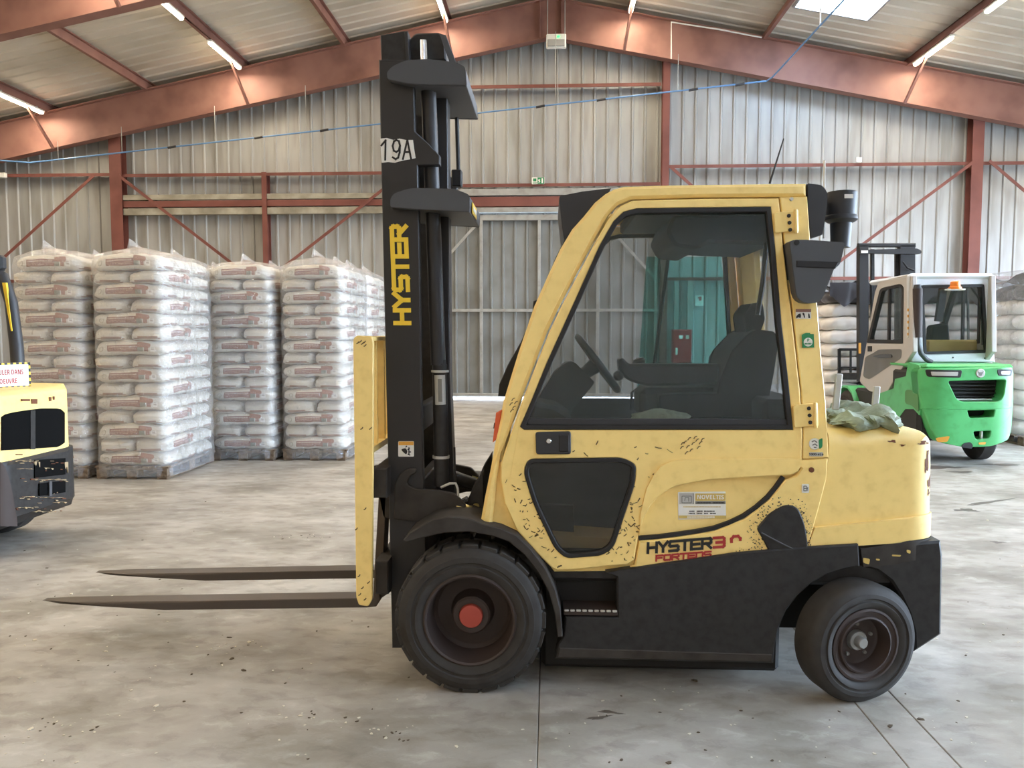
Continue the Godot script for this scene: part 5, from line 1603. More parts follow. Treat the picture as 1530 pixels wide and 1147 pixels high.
func make_stacks() -> void:
	var shapes := [sack_shape(0.80, 0.160, 0.397, 1, 5.0), sack_shape(0.80, 0.161, 0.397, 2, 5.5), sack_shape(0.80, 0.160, 0.397, 3, 5.0)]
	rng.seed = 41
	# x of the middle, z of the front, which sacks, words for the stack, hood peak, x of the hood's ear
	var stacks := [
		[-5.485, -8.17, true, "leftmost stack", 2.52, -0.02], [-4.59, -8.17, true, "stack nearest the camera, with its right side showing", 2.53, 0.05],
		[-3.865, -9.45, true, "stack in the middle of the gap", 2.50, 0.06], [-2.965, -9.5, true, "stack behind the yellow load backrest", 2.56, 0.04],
		[-2.96, -10.82, false, "rear stack beside the mast", 2.55, 0.1], [-4.72, -9.6, false, "rear stack hidden by the nearest stack", 2.50, 0.05], [-5.6, -9.6, false, "rear stack behind the leftmost stack", 2.48, 0.1],
	]
	for s in stacks:
		var x: float = s[0]
		var z: float = s[1]
		pallet(x, z, "wooden pallet under the " + s[3])
		for k in 15:
			var y := 0.144 + 0.078 + k * 0.1535
			var top := k == 14
			var spots := []
			if k % 2 == 0:
				spots.append([0.0, -0.205, 0.0, "front"])
				spots.append([0.0, -0.6, 0.0, "middle"])
				spots.append([0.0, -1.0, 0.0, "back"])
			else:
				spots.append([-0.205, -0.405, PI / 2, "front left"])
				spots.append([0.205, -0.405, PI / 2, "front right"])
				spots.append([0.0, -1.0, 0.0, "back"])
			if not s[2] and k < 11 and not (s[3] as String).contains("mast"): continue
			for q in spots:
				var bs := Basis.from_euler(Vector3(rng.randf_range(-.02, .02), q[2] + rng.randf_range(-.025, .025) + (PI if rng.randf() < 0.5 and q[2] != 0.0 else 0.0), rng.randf_range(-.012, .012)))
				if top: bs = bs * Basis.from_euler(Vector3(0.0, 0, 0)) * Basis.from_scale(Vector3(0.93, 1.1, 0.98))
				var p := Vector3(x + q[0] + rng.randf_range(-.008, .008), y + rng.randf_range(-.004, .004) + (0.006 if top else 0.0), z + q[1] + rng.randf_range(-.012, .006))
				sack(shapes[rng.randi() % 3], M.sack_front if k % 2 == 0 or q[2] != 0.0 else M.sack_plain, Transform3D(bs, p),
					"printed cream sack, %s layer, %s, %s" % [ORD[k], q[3], s[3]], "printed sacks on the pallets")
		film_hood(x, z + 0.025, 0.892, 1.28, 0.03, 2.44, 0.307, s[4] + 0.03, s[5], "clear crinkled film hood over the " + s[3], int(x * 100) + int(z * 10))
	# plain white sacks behind the green forklift, under black film
	var big := [sack_shape(0.605, 0.222, 0.49, 11, 3.6), sack_shape(0.605, 0.222, 0.49, 12, 3.6)]
	var rows := [[4.52, -12.8, 10, 4, "stack left of the green forklift's mast", 1.0], [5.82, -12.8, 10, 2, "stack seen through the green forklift's cab", 1.0], [7.12, -12.6, 10, 2, "dark-topped stack right of the green cab", 1.0], [6.72, -11.2, 10, 4, "stack at the photo's right edge", 1.1]]
	for s in rows:
		var x0: float = s[0]
		pallet(x0 + 0.61, s[1], "wooden pallet under the white " + s[4], 1.2, 1.0)
		for k in s[2]:
			for j in s[3]:
				var p := Vector3(x0 + 0.305 + 0.62 * (j % 2) + rng.randf_range(-.012, .0), 0.144 + 0.108 + k * 0.217, s[1] - 0.25 - 0.5 * (j / 2) + rng.randf_range(-.02, .02))
				sack(big[rng.randi() % 2], M.sack_dark if k == s[2] - 1 else M.sack_white, Transform3D(Basis.from_euler(Vector3(0, rng.randf_range(-.05, .05) + (PI if rng.randf() < .5 else 0.0), rng.randf_range(-.02, .02))), p),
					"%s, %s layer up, %s %s, %s" % ["sack under black film" if k == s[2] - 1 else "plain white sack", ORD[k] if k < s[2] - 1 else "topmost", "front" if j < 2 else "back", "left" if j % 2 == 0 else "right", s[4]], "white sacks behind the green forklift", "white_sack")
		var cover := []
		for i in 7:
			var row := []
			for j in 9:
				var u := j / 8.0
				var v := i / 6.0
				row.append(Vector3(x0 - 0.01 + 1.24 * u, 2.40 + 0.12 * sin(u * 9 + x0) * sin(v * 5 + 1) * 0.4 + 0.05 * sin(u * 23 + v * 7), s[1] + 0.03 - 1.05 * v))
			cover.append(row)
		var t := thing("black_film", "wrinkled black film lying on top of the " + s[4], "plastic film", Vector3(x0 + 0.61, 2.3, s[1] - 0.5))
		part("sheet", Buf.new().sheet(cover, Vector3.UP, 0.01), M.sack_dark, t, 60.0)
		var skirt := []
		for i in 4:
			var row := []
			for j in 17:
				var u := j / 16.0
				row.append(Vector3(x0 - 0.01 + 1.24 * u, 2.42 - i * (0.1 + 0.03 * sin(u * 17 + x0)), s[1] + 0.07 + 0.02 * sin(u * 31 + i)))
			skirt.append(row)
		part("hanging_edge", Buf.new().sheet(skirt, Vector3(0, 0, 1), 0.006), M.sack_dark, t, 60.0)
	film_hood(6.72 + 0.61, -11.06, 1.36, 1.26, 0.14, 2.5, 0.434, 2.58, 0.0, "clear shiny film round the stack at the photo's right edge", 99)

# a plate seen from the side: pixels on the upright plane x = side, swept from x0 to x1
func side_plate(pts: Array, side: float, x0: float, x1: float, bev := 0.0, holes := []) -> Buf:
	var conv := func(a: Array) -> PackedVector2Array:
		var o := PackedVector2Array()
		for p in a:
			var w := on_x(p[0], p[1], side)
			o.append(Vector2(-w.z, w.y))
		return o
	var hs := []
	for h in holes: hs.append(conv.call(h))
	var b := Buf.new().prism(conv.call(pts), 0.0, absf(x1 - x0), bev, hs)
	var out := Buf.new()
	for i in range(0, b.v.size(), 3):
		var q := []
		for k in 3: q.append(Vector3(minf(x0, x1) + b.v[i + k].z, b.v[i + k].y, -b.v[i + k].x))
		out.v.append_array([q[0], q[2], q[1]])
		out.uv.append_array([Vector2.ZERO, Vector2.ZERO, Vector2.ZERO])
	# the axes are turned, not mirrored, so the winding stays as it was
	for i in range(0, out.v.size(), 3):
		var s := out.v[i + 1]
		out.v[i + 1] = out.v[i + 2]
		out.v[i + 2] = s
	return out

func make_green_truck() -> void:
	var z := -9.35
	var xl := at(1385, 600, z).x
	var xr := at(1526, 600, z).x
	var xm := (xl + xr) / 2
	var t := thing("green_forklift", "green forklift with silver cab parked before the white sacks, seen from behind", "forklift", Vector3(xm, 0, -10.6))
	# counterweight: upper block with the radiator opening, lower block with the tow pin
	var up := rounded([[1383, 556, 4], [1387, 551, 4], [1450, 549.5], [1517, 548, 4], [1523, 556, 5], [1526, 611], [1386, 613]], 3)
	var grille := rounded([[1417, 569, 4], [1505, 567, 4], [1501, 592, 5], [1493, 600, 5], [1440, 600.5, 6], [1430, 597, 6]], 3)
	var block := Buf.new().prism(flat(up, z), z - 0.22, z, 0.01, [flat(grille, z)])
	var ends := func(p: Vector3) -> Vector3:     # the rear is rounded towards its corners
		var d := absf(p.x - xm) / ((xr - xl) / 2)
		return p - Vector3(0, 0, 0.16 * pow(d, 5.0)) if p.z > z - 0.2 else p
	var cw := part("counterweight", block.finer(3).warp(ends), M.green_paint, t)
	var low := rounded([[1386, 611], [1526, 609], [1522, 640, 6], [1513, 657, 6], [1480, 667, 8], [1440, 668, 8], [1404, 661, 8], [1395, 642, 6]], 3)
	var slot := rounded([[1445, 613, 2], [1487, 612, 2], [1484.5, 623, 3], [1449, 625, 3]], 3)
	var pin := rounded([[1454, 644.5, 3], [1481, 643, 3], [1478, 654.5, 4], [1458, 657, 4]], 3)
	part("lower_block", Buf.new().prism(flat(low, z - 0.01), z - 0.24, z - 0.006, 0.008, [flat(slot, z - 0.01), flat(pin, z - 0.01)]).finer(3).warp(ends), M.green_paint, cw)
	var xb := at(1455, 620, z)
	part("core", Buf.new().box(Vector3(xm, 0.72, z - 0.62), Vector3(xr - xl - 0.03, 0.86, 0.76), 0.04), M.cab_inside, cw)
	part("hood", side_plate(rounded([[1374, 552], [1371, 545], [1356, 541], [1352, 562], [1336, 566], [1334, 580], [1306, 590], [1303, 640], [1338, 645], [1343, 622], [1351, 611], [1364, 611], [1372, 620], [1374, 612]], 1), xl, xl + 0.01, xl + 0.05, 0.0).add(Buf.new()), M.green_paint, cw)
	part("side_panel", side_plate(rounded([[1374, 552], [1371, 545], [1356, 541], [1352, 562], [1336, 566], [1334, 580], [1306, 590], [1303, 640], [1338, 645], [1343, 622], [1351, 611], [1364, 611], [1372, 620], [1374, 612]], 1), xl, xr - 0.05, xr - 0.01, 0.0), M.green_paint, cw)
	var top := at(1383, 549, z)
	part("hood_top", Buf.new().box(Vector3(xm, top.y + 0.005, z - 0.62), Vector3(xr - xl - 0.06, 0.06, 1.0), 0.025), M.green_paint, cw)
	part("dirty_patch", side_plate(rounded([[1352, 580, 8], [1372, 586, 8], [1372, 616, 4], [1362, 605, 4], [1352, 603, 6]], 4), xl - 0.004, xl - 0.004, xl + 0.0), M.green_dirty, cw)
	var bars := Buf.new()
	for i in 5: bars.box(Vector3(at(1462, 575, z).x, at(1462, 572 + i * 5.5, z).y, z - 0.19), Vector3(0.6, 0.012, 0.03))
	part("radiator_slats", bars, M.ink_black, cw)
	part("inner_ledge", Buf.new().box(Vector3(at(1464, 597, z).x, at(1464, 598, z).y, z - 0.14), Vector3(0.42, 0.02, 0.05), 0.005), M.label_silver, cw)
	part("tow_pin", Buf.new().tube([at(1466, 642, z - 0.06), at(1466, 657, z - 0.06)], 0.018, 10), M.label_silver, cw)
	part("scraped_patch", Buf.new().add(plate(rounded([[1400, 655, 2], [1420, 651, 3], [1416, 660, 2], [1403, 661, 2]], 2), z + 0.003, 0.003)).add(plate(rounded([[1462, 661, 1], [1474, 660, 2], [1472, 664, 1], [1463, 664, 1]], 2), z + 0.003, 0.003)).warp(ends), M.ink_orange, cw)
	part("sling_hole", plate(rounded([[1436, 668, 2], [1440, 662, 3], [1450, 660, 3], [1454, 665, 2], [1452, 670, 1]], 3), z + 0.004, 0.004), M.ink_black, cw)
	# rear lights and the round badge
	for q in [[1390, 552.5, 1438, 564], [1490, 551.5, 1519, 562]]:
		var l := part("rear_light", plate(rounded([[q[0], q[1], 3], [q[2], q[1] + 0.5, 3], [q[2] - 2, q[3], 3], [q[0] + 2, q[3] - 0.5, 3]], 3), z + 0.006, 0.02, 0.004).finer(2).warp(ends), M.ink_black, t)
		part("lens", plate(rounded([[q[0] + 6, q[1] + 3, 1], [q[2] - 6, q[1] + 3, 1], [q[2] - 7, q[3] - 2.5, 1], [q[0] + 7, q[3] - 2.5, 1]], 2), z + 0.010, 0.006, 0.001).finer(2).warp(ends), M.label_silver, l)
	var bd := part("badge", disc(1465.5, 557.5, z + 0.012, 0.053, 0.02, 24), M.label_silver, t)
	part("bull_emblem", Buf.new().add(plate(rounded([[1461, 554, 1], [1463.5, 556], [1467.5, 556], [1470, 553.5, 1], [1468, 558.5, 1], [1466.5, 561.5, 1], [1464.5, 561.5, 1], [1463, 558.5, 1]], 2), z + 0.015, 0.003)), M.ink_grey, bd)
	# cab: silver frame, side door with dark lower panel, rear window
	var zc := -9.98
	var rear := rounded([[1357, 412, 4], [1362, 408, 3], [1475, 408, 10], [1479, 425], [1487, 541], [1362, 541], [1358, 470]], 4)
	var win := rounded([[1376, 427, 3], [1470, 425, 3], [1476, 526, 4], [1381, 529, 6]], 3)
	var cabr := part("cab_rear", Buf.new().prism(flat(rear, zc), zc - 0.06, zc, 0.012, [flat(win, zc)]), M.silver_light, t)
	part("window_rubber", Buf.new().prism(Buf.inset(Buf.ccw(flat(win, zc)), -0.004), zc - 0.04, zc + 0.004, 0.0, [Buf.inset(Buf.ccw(flat(win, zc)), 0.03)]), M.ink_black, cabr)
	part("window_glass", Buf.new().prism(Buf.inset(Buf.ccw(flat(win, zc)), 0.02), zc - 0.022, zc - 0.017), M.cab_glass, cabr)
	for q in [[1481, 433], [1485, 505], [1472, 535], [1424, 534]]: part("bolt", disc(q[0], q[1], zc + 0.004, 0.012, 0.006, 8), M.ink_black, cabr)
	var xs := at(1358, 470, zc).x
	var xe := at(1482, 470, zc).x
	var frame := rounded([[1307, 436, 4], [1313, 420, 6], [1354, 410, 3], [1363, 412], [1364, 525], [1356, 537], [1336, 567], [1323, 590], [1298, 584], [1284, 570, 3], [1296, 505]], 4)
	var swin := rounded([[1315, 431, 5], [1346, 424, 4], [1350, 430, 2], [1349, 513, 2], [1295, 512, 2]], 3)
	for far in [false, true]:
		var x0 := xe - 0.06 if far else xs
		var d := part("cab_side", side_plate(frame, xs, x0, x0 + 0.06, 0.008, [swin]), M.silver_paint, t)
		part("window_rubber", side_plate(swin, xs, x0 - 0.003, x0 + 0.05, 0.0, [rounded([[1318, 434, 4], [1344, 428, 3], [1347, 431, 2], [1346, 508, 2], [1300, 507, 2]], 3)]), M.ink_black, d)
		part("window_glass", side_plate(rounded([[1317, 433, 4], [1345, 427, 3], [1348, 431, 2], [1347, 510, 2], [1298, 509, 2]], 3), xs, x0 + 0.02, x0 + 0.025), M.cab_glass, d)
		part("lower_window", side_plate(rounded([[1307, 526, 2], [1313, 522, 2], [1348, 521, 4], [1347, 535, 4], [1299, 567, 4], [1290, 563, 4], [1293, 533, 4]], 3), xs, x0 - 0.006, x0 + 0.03, 0.003), M.low_glass, d)
		part("window_bar", side_plate([[1327, 430], [1329, 430], [1327.5, 511], [1325.5, 511]], xs, x0 + 0.0, x0 + 0.03), M.ink_black, d)
		part("lock", side_plate(rect_px(1297, 517, 1303, 525), xs, x0 - 0.008, x0 + 0.03, 0.002), M.ink_black, d)
		part("hand_grip", side_plate(rounded([[1305, 532, 2], [1318, 529, 2], [1333, 529, 3], [1334, 534, 3], [1316, 535, 2]], 3), xs, x0 - 0.014, x0, 0.003), M.plastic_grey, d)
	part("roof", Buf.new().box(Vector3((xs + xe) / 2, at(1420, 409, zc).y - 0.03, zc - 0.62), Vector3(xe - xs, 0.07, 1.3), 0.03), M.silver_light, t)
	part("striped_strip", plate(rect_px(1355.5, 460, 1358, 505), zc + 0.01, 0.01), M.label_white, t)
	var rs := Buf.new()
	for i in 5: rs.add(plate(rect_px(1355.5, 461 + i * 9, 1358, 465 + i * 9), zc + 0.012, 0.002))
	part("red_stripes", rs, M.ink_orange, t)
	# exhaust stack and beacon
	var ex := part("exhaust_pipe", Buf.new().tube([at(1371, 431, zc + 0.09), at(1371, 504, zc + 0.09)], 0.056, 16), M.rim_brown, t)
	part("rain_cap", Buf.new().tube([at(1371, 425, zc + 0.09), at(1371, 432, zc + 0.09)], [0.035, 0.048], 14), M.plastic_black, ex)
	part("elbow", Buf.new().tube([at(1371, 503, zc + 0.09), at(1372, 515, zc + 0.09), at(1376, 528, zc + 0.09), at(1384, 537, zc + 0.09), at(1392, 541, zc + 0.09)], 0.03, 12), M.plastic_grey, ex)
	var be := part("beacon", Buf.new().lathe([[0.0, 0.0], [0.075, 0.0], [0.075, 0.025], [0.06, 0.035], [0.055, 0.09], [0.04, 0.1], [0.0, 0.1]].map(func(p): return [p[0], -p[1]]), at(1427, 432, zc + 0.1), Vector3.DOWN, 24), M.amber_lens, t)
	part("foot", Buf.new().box(at(1427, 432.5, zc + 0.07), Vector3(0.2, 0.02, 0.12), 0.006), M.label_white, be)
	# inside: seat, steering wheel, dividing bars
	part("seat_back", Buf.new().prism(flat(rounded([[1392, 486, 5], [1418, 482, 6], [1421, 520], [1390, 520]], 3), zc - 0.35), zc - 0.5, zc - 0.35, 0.02), M.seat_cloth, t)
	part("cab_shelf", Buf.new().box(at(1425, 519, zc - 0.35), Vector3(0.8, 0.2, 0.3), 0.02), M.ink_gold, t)
	part("front_pillar", Buf.new().bar(at(1446, 431, zc - 0.9), at(1447, 520, zc - 0.9), 0.02, 0.03), M.ink_black, t)
	part("front_pillar", Buf.new().bar(at(1409, 431, zc - 0.9), at(1402, 480, zc - 0.9), 0.09, 0.06), M.ink_black, t)
	part("window_hose", Buf.new().tube([at(1450, 428, zc - 0.05), at(1462, 445, zc - 0.05), at(1467, 480, zc - 0.05), at(1468, 515, zc - 0.05)], 0.012, 8), M.ink_black, t)
	var ring := []
	for i in 25: ring.append(Vector3(xs + 0.35, 1.42, -11.0) + Vector3(cos(TAU * i / 24) * 0.16, sin(TAU * i / 24) * 0.12, sin(TAU * i / 24) * 0.1))
	part("steering_wheel", Buf.new().tube(ring, 0.014, 8, false), M.ink_black, t)
	part("body", Buf.new().box(Vector3(xm, 0.55, -10.9), Vector3(xr - xl - 0.1, 0.5, 1.5), 0.03), M.cab_inside, t)
	# wheels, front mudguard
	for q in [[xl + 0.12, -10.05, 0.3, 0.2], [xr - 0.1, -10.05, 0.3, 0.2], [xl + 0.1, -11.85, 0.37, 0.24], [xr - 0.1, -11.85, 0.37, 0.24]]:
		var side := -1.0 if q[0] < xm else 1.0
		var w := part("wheel", tyre_shape(q[2], q[3], Vector3(q[0] + side * q[3] / 2, q[2], q[1]), Vector3(side, 0, 0), 0), M.rubber, t)
		part("rim", Buf.new().lathe([[q[2] * 0.6, -0.03], [q[2] * 0.57, -0.01], [q[2] * 0.5, -0.06], [q[2] * 0.25, -0.07], [q[2] * 0.2, -0.02], [0.0, -0.015]], Vector3(q[0] + side * q[3] / 2, q[2], q[1]), Vector3(side, 0, 0), 28), M.rim_brown, w)
	var arc := []
	for i in 10:
		var a := deg_to_rad(185.0 - 20.5 * i)
		arc.append([Vector3(xl - 0.02, 0.37 + sin(a) * 0.45, -11.85 - cos(a) * 0.45), Vector3(xl + 0.28, 0.37 + sin(a) * 0.45, -11.85 - cos(a) * 0.45)])
	part("mudguard", Buf.new().sheet(arc, Vector3.UP, 0.03), M.green_paint, t)
	# mast with its carriage and load backrest
	var zm := -12.3
	var m := Buf.new()
	for q in [[1284, 1298], [1345, 1368]]: part("mast_rail", Buf.new().prism(flat(rect_px(q[0], 366, q[1], 570), zm), zm - 0.12, zm, 0.006), M.mast_steel, t)
	for q in [[1302, 1307], [1338, 1343]]: part("lift_cylinder", Buf.new().prism(flat(rect_px(q[0], 372, q[1], 560), zm - 0.05), zm - 0.1, zm - 0.05, 0.006), M.black_paint, t)
	part("head_bar", Buf.new().prism(flat([[1283, 363], [1369, 363], [1369, 369], [1283, 369]], zm), zm - 0.08, zm, 0.01), M.mast_steel, t)
	part("head_bar", Buf.new().prism(flat(rounded([[1285, 373], [1370, 371], [1377, 374, 3], [1377, 379, 3], [1340, 379], [1285, 378]], 2), zm + 0.06), zm - 0.02, zm + 0.06, 0.008), M.mast_steel, t)
	part("hose_loop", Buf.new().tube([at(1349, 391, zm + 0.05), at(1356, 400, zm + 0.05), at(1366, 404, zm + 0.05)], 0.014, 8), M.ink_black, t)
	part("white_mark", plate(rect_px(1287, 374, 1297, 378), zm + 0.075, 0.01), M.label_white, t)
	part("red_strip", plate(rect_px(1283.5, 512, 1286.5, 528), zm + 0.03, 0.02), M.ink_orange, t)
	var zb := -12.75
	var br := part("load_backrest", Buf.new().bar(at(1254, 521, zb), at(1254, 572, zb), 0.04, 0.04).bar(at(1254, 522, zb), at(1400, 522, zb), 0.04, 0.04).bar(at(1254, 549, zb), at(1400, 549, zb), 0.03, 0.03), M.ink_black, t)
	for px in [1271, 1290, 1310, 1330]: part("upright", Buf.new().bar(at(px, 522, zb), at(px, 560, zb), 0.03, 0.02), M.ink_black, br)
	part("carriage_bar", Buf.new().prism(flat(rect_px(1254, 557, 1400, 567), zb + 0.1), zb, zb + 0.1, 0.01), M.black_dirty, t)

func make_left_truck() -> void:
	# rear end of another yellow forklift, mostly outside the frame; it faces left like the first
	var t := thing("forklift", "rear end of a second yellow forklift with scraped black counterweight at the left edge", "forklift", Vector3(-4.6, 0, -5.6))
	var z1 := -5.05
	var z0 := -6.08
	var xm := -3.845
	var ys := [at(60, 580, -5.5).y, at(50, 681, -5.5).y, at(60, 776, -5.6).y]
	var prof := PackedVector2Array([Vector2(xm - 2.0, ys[1]), Vector2(xm, ys[1]), Vector2(xm - 0.004, ys[0] - 0.1), Vector2(xm - 0.02, ys[0] - 0.04), Vector2(xm - 0.1, ys[0]), Vector2(xm - 2.0, ys[0] + 0.06)])
	var cw := part("counterweight", rounded_block(prof, z0, z1, 0.08, 0.2), M.yellow_paint, t)
	prof = PackedVector2Array([Vector2(xm - 1.2, ys[2] + 0.1), Vector2(xm - 0.18, ys[2]), Vector2(xm - 0.06, ys[2] + 0.02), Vector2(xm + 0.02, ys[2] + 0.1), Vector2(xm + 0.03, ys[1] - 0.02), Vector2(xm + 0.01, ys[1] + 0.004), Vector2(xm - 1.2, ys[1] + 0.004)])
	part("scraped_base", rounded_block(prof, z0 - 0.02, z1 + 0.02, 0.0, 0.22), M.black_paint, cw)
	# curved patches on the rounded rear: the dark opening, recesses and flaked paint
	var on_rear := func(pts: Array, outw: float, grow: float) -> PackedVector3Array:
		var l := PackedVector3Array()
		for p in pts:
			var z := -5.5
			var w := Vector3.ZERO
			for i in 24:      # where the ray of this pixel meets the rounded rear
				var lo := z
				w = on_x(p[0], p[1], xm + grow - lerpf(0.0, 0.0, 0))
				var dz: float = maxf(0.0, 0.2 - minf(z1 - w.z, w.z - z0))
				var xx: float = xm + grow - 0.2 + sqrt(maxf(0.0, 0.04 - dz * dz))
				w = on_x(p[0], p[1], xx)
				dz = maxf(0.0, 0.2 - minf(z1 - w.z, w.z - z0))
				xx = xm + grow - 0.2 + sqrt(maxf(0.0, 0.04 - dz * dz)) + outw
				w = on_x(p[0], p[1], xx)
			l.append(w)
		return l
	var band := func(x0: float, x1: float, top: Callable, bottom: Callable, outw: float, grow: float, n := 16) -> Buf:
		var rows := [[], []]
		for i in n + 1:
			var x := lerpf(x0, x1, i / float(n))
			var a: PackedVector3Array = on_rear.call([[x, top.call(x)], [x, bottom.call(x)]], outw, grow)
			rows[0].append(a[0])
			rows[1].append(a[1])
		return Buf.new().sheet(rows, Vector3(1, 0, 0.3), 0.01)
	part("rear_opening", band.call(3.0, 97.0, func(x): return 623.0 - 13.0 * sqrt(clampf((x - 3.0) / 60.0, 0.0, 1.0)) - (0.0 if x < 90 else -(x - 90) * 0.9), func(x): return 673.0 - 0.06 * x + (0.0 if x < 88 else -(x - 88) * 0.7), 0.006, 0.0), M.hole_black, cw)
	part("opening_post", band.call(46.0, 53.0, func(_x): return 613.0, func(_x): return 671.0, 0.011, 0.0, 4), M.black_paint, cw)
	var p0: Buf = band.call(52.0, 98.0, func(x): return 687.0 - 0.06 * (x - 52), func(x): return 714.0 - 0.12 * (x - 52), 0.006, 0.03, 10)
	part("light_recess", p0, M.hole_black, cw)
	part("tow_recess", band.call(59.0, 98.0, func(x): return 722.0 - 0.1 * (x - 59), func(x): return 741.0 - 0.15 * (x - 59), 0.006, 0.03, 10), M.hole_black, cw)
	part("tow_pin", band.call(74.0, 78.0, func(_x): return 719.0, func(_x): return 741.0, 0.02, 0.03, 2), M.plastic_grey, cw)
	rng.seed = 23
	var flakes := [Buf.new(), Buf.new()]
	for i in 56:
		var x := rng.randf_range(9, 101)
		var y := rng.randf_range(686, 768)
		if i < 40: y = [689.0, 716.0, 744.0, 760.0][i % 4] + rng.randf_range(-3, 3)
		if x < 24 and y > 715: continue
		var w := rng.randf_range(1.0, 6.5)
		var h := rng.randf_range(0.4, 1.3)
		var b: Buf = band.call(x, minf(x + w, 102.0), func(_x): return y, func(_x): return y + h, 0.008, 0.03, 2)
		(flakes[0] if rng.randf() < 0.6 else flakes[1]).add(b)
	# longer scrapes along the rims of the recesses and the lower edge
	for q in [[24, 58, 688, 3.0], [26, 50, 700, 2.0], [50, 100, 716, 3.5], [52, 60, 690, 22.0], [36, 56, 742, 2.5], [28, 50, 758, 3.5], [50, 84, 764, 3.0], [80, 101, 750, 4.0], [97, 102, 690, 40.0], [60, 96, 743, 2.2], [66, 80, 699, 5.0]]:
		flakes[0].add(band.call(q[0], q[1], func(x): return q[2] + 0.5 * sin(x * 0.23 + q[2]), func(x): return q[2] + 0.5 * sin(x * 0.23 + q[2]) + maxf(0.15, q[3] * 0.5 * (0.3 + 0.4 * sin(x * 0.61 + q[0]) + 0.3 * sin(x * 1.3))), 0.0075, 0.03, 26))
	part("wheel_cutout", band.call(0.5, 26.0, func(x): return 690.0 + x * x * 0.13, func(_x): return 786.0, 0.007, 0.03, 8), M.rim_brown, cw)
	tag(part("flaked_paint", flakes[0], M.scuffed, cw), "", "", "", "stuff")
	tag(part("rust_flakes", flakes[1], M.rust, cw), "", "", "", "stuff")
	var chips := Buf.new()
	for q in [[33, 596, 12, 3], [48, 596, 8, 7], [74, 593, 3, 6], [80, 592, 2, 5], [24, 678, 10, 1.5], [70, 676, 8, 1.5]]:
		var b: Buf = band.call(q[0], q[0] + q[2], func(_x): return q[1], func(_x): return q[1] + q[3], 0.006, -0.002, 3)
		chips.add(b)
	part("paint_chips", chips, M.rust, cw)
	# wheel arch and wheel, overhead guard legs, warning board
	var wc := on_floor(-30, 800)
	for z in [-5.2, -5.95]:
		var w := part("wheel", tyre_shape(0.28, 0.2, Vector3(-4.42, 0.28, z + 0.1), Vector3(0, 0, 1), 0), M.rubber, t)
		part("rim", Buf.new().lathe([[0.165, -0.03], [0.16, -0.006], [0.12, -0.06], [0.05, -0.06], [0.04, -0.02], [0.0, -0.02]], Vector3(-4.42, 0.28, z + 0.1), Vector3(0, 0, 1), 28), M.rim_brown, w)
	part("wheel_arch", Buf.new().lathe([[0.34, -0.16], [0.34, 0.012], [0.30, 0.012], [0.0, 0.0]], Vector3(-4.38, 0.33, z1 + 0.02), Vector3(0, 0, 1), 32), M.ink_black, t)
	for z in [-5.95, -5.2]:
		var g := part("guard_leg", Buf.new().tube([Vector3(-4.24, 1.15, z), Vector3(-4.25, 1.5, z), Vector3(-4.28, 1.85, z), Vector3(-4.34, 2.05, z), Vector3(-4.5, 2.16, z), Vector3(-5.6, 2.2, z)], [0.05, 0.05, 0.047, 0.045, 0.045, 0.045], 14), M.plastic_black, t)
		part("yellow_flash", Buf.new().prism(PackedVector2Array([Vector2(-4.31, 2.0), Vector2(-4.28, 2.0), Vector2(-4.245, 1.62), Vector2(-4.255, 1.62)]), z + 0.03, z + 0.052), M.ink_yellow, g)
	part("guard_bar", Buf.new().tube([Vector3(-4.42, 2.13, -5.1), Vector3(-4.42, 2.13, -6.05)], 0.035, 10), M.plastic_black, t)
	part("guard_knob", Buf.new().box(Vector3(-4.36, 2.16, -5.95), Vector3(0.08, 0.12, 0.08), 0.02), M.plastic_black, t)
	part("rear_seat", Buf.new().box(Vector3(-4.75, 1.45, -5.55), Vector3(0.12, 0.5, 0.5), 0.05), M.seat_cloth, t)
	# board with a red notice in a striped border
	var e1 := at(45, 541, -5.70)
	var e2 := at(45, 578, -5.70)
	var d := Vector3(-0.5, 0, 0.866)
	var nrm := Vector3(0.866, 0, 0.5)
	var h := e1.y - e2.y
	var c := (e1 + e2) / 2 + d * 0.26
	var bs := Basis(-d, Vector3.UP, nrm)
	var s := thing("warning_board", "white warning board with red lettering and striped border on the second forklift", "sign", Vector3(c.x, e2.y, c.z))
	part("board", Buf.new().box(c, Vector3(0.52, h, 0.012), 0.002, bs), M.label_white, s)
	var bars := [Buf.new(), Buf.new()]
	for i in 26:
		var x := -0.26 + 0.02 * (i + 0.5)
		for e in [-1.0, 1.0]: bars[i % 2].box(c + bs * Vector3(x, e * (h / 2 - 0.007), 0.007), Vector3(0.02, 0.014, 0.002), 0.0, bs)
	for i in 8:
		for e in [-1.0, 1.0]: bars[i % 2].box(c + bs * Vector3(e * 0.2535, -h / 2 + h * (i + 0.5) / 8, 0.007), Vector3(0.013, h / 8, 0.002), 0.0, bs)
	part("yellow_border", bars[0], M.ink_yellow, s)
	part("black_border", bars[1], M.ink_black, s)
	words("DEFENSE DE CIRCULER DANS", 0.052, M.ink_red, s, c + bs * Vector3(-0.012, 0.024, 0.0075), bs, "notice_text", 0.62)
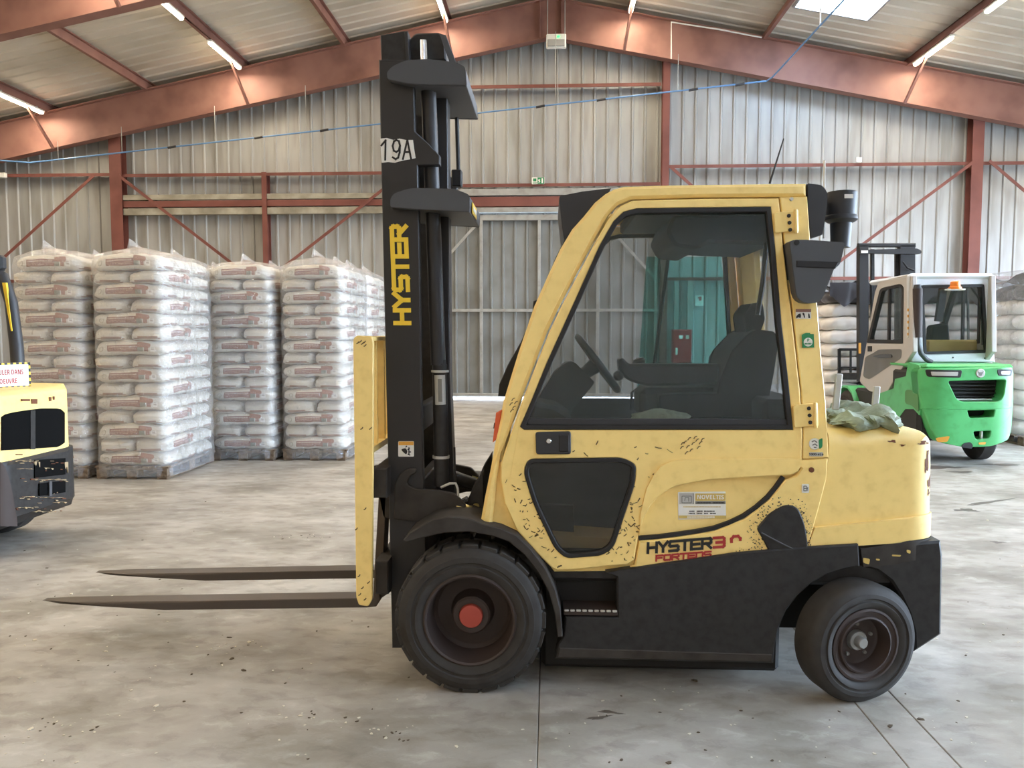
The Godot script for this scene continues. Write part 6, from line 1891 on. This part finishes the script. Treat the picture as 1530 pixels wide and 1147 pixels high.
	words("LA ZONE DE MANOEUVRE", 0.052, M.ink_red, s, c + bs * Vector3(-0.03, -0.042, 0.0075), bs, "notice_text", 0.62)

func make_tarp() -> void:
	var c := at(1290, 628, -3.72)
	var t := thing("tarpaulin", "crumpled green tarpaulin heaped on the yellow engine hood behind the cab", "tarpaulin", c)
	var nz := FastNoiseLite.new()
	nz.seed = 4
	nz.frequency = 9.0
	var folds := [[1240, 1340, 625, 15, -3.58, 0.0], [1238, 1322, 617, 12, -3.72, 0.6], [1240, 1296, 608, 9, -3.84, 1.4], [1288, 1342, 631, 13, -3.50, 2.2], [1244, 1306, 632, 10, -3.47, 3.0]]
	for f in folds:
		var loops := []
		for i in 15:
			var u := i / 14.0
			var p := at(lerpf(f[0], f[1], u), f[2] + 3.0 * sin(u * 6 + f[5]), f[4])
			var r: float = 0.0031 * f[3] * pow(sin(PI * clampf(u, 0.04, 0.96)), 0.45) * (1.0 + 0.25 * sin(u * 11 + f[5] * 3))
			var l := PackedVector3Array()
			for k in 16:
				var a := TAU * k / 16
				var q := p + Vector3(0.012 * sin(a * 3 + i), sin(a) * r, cos(a) * r * 2.4)
				q += Vector3(0, sin(a), cos(a)) * nz.get_noise_3dv(q) * 0.03
				q.y = maxf(q.y, 1.17 + 0.006 * sin(a * 2))
				l.append(q)
			loops.append(l)
		part("fold", Buf.new().loft(loops), M.tarp_green, t, 50.0)
	for q in [[1248, 612, 1254, 558, "leaning left one"], [1306, 624, 1310, 577, "upright right one"]]:
		var a := at(q[0], q[1], -3.66)
		var b := at(q[2], q[3], -3.66)
		var w := thing("grey_slat", "flat pale grey slat standing in the green tarpaulin, the " + q[4], "slat", a)
		part("slat", Buf.new().bar(a, b, 0.03, 0.016, 0.003, Vector3(0, 0, 1)).warp(func(p: Vector3) -> Vector3: return p), M.label_silver, w)

func _ready() -> void:
	make_view()
	make_materials()
	make_shell()
	make_frame()
	make_lamps()
	make_fittings()
	make_truck()
	make_green_truck()
	make_left_truck()
	make_stacks()
	make_tarp()
	make_stains()
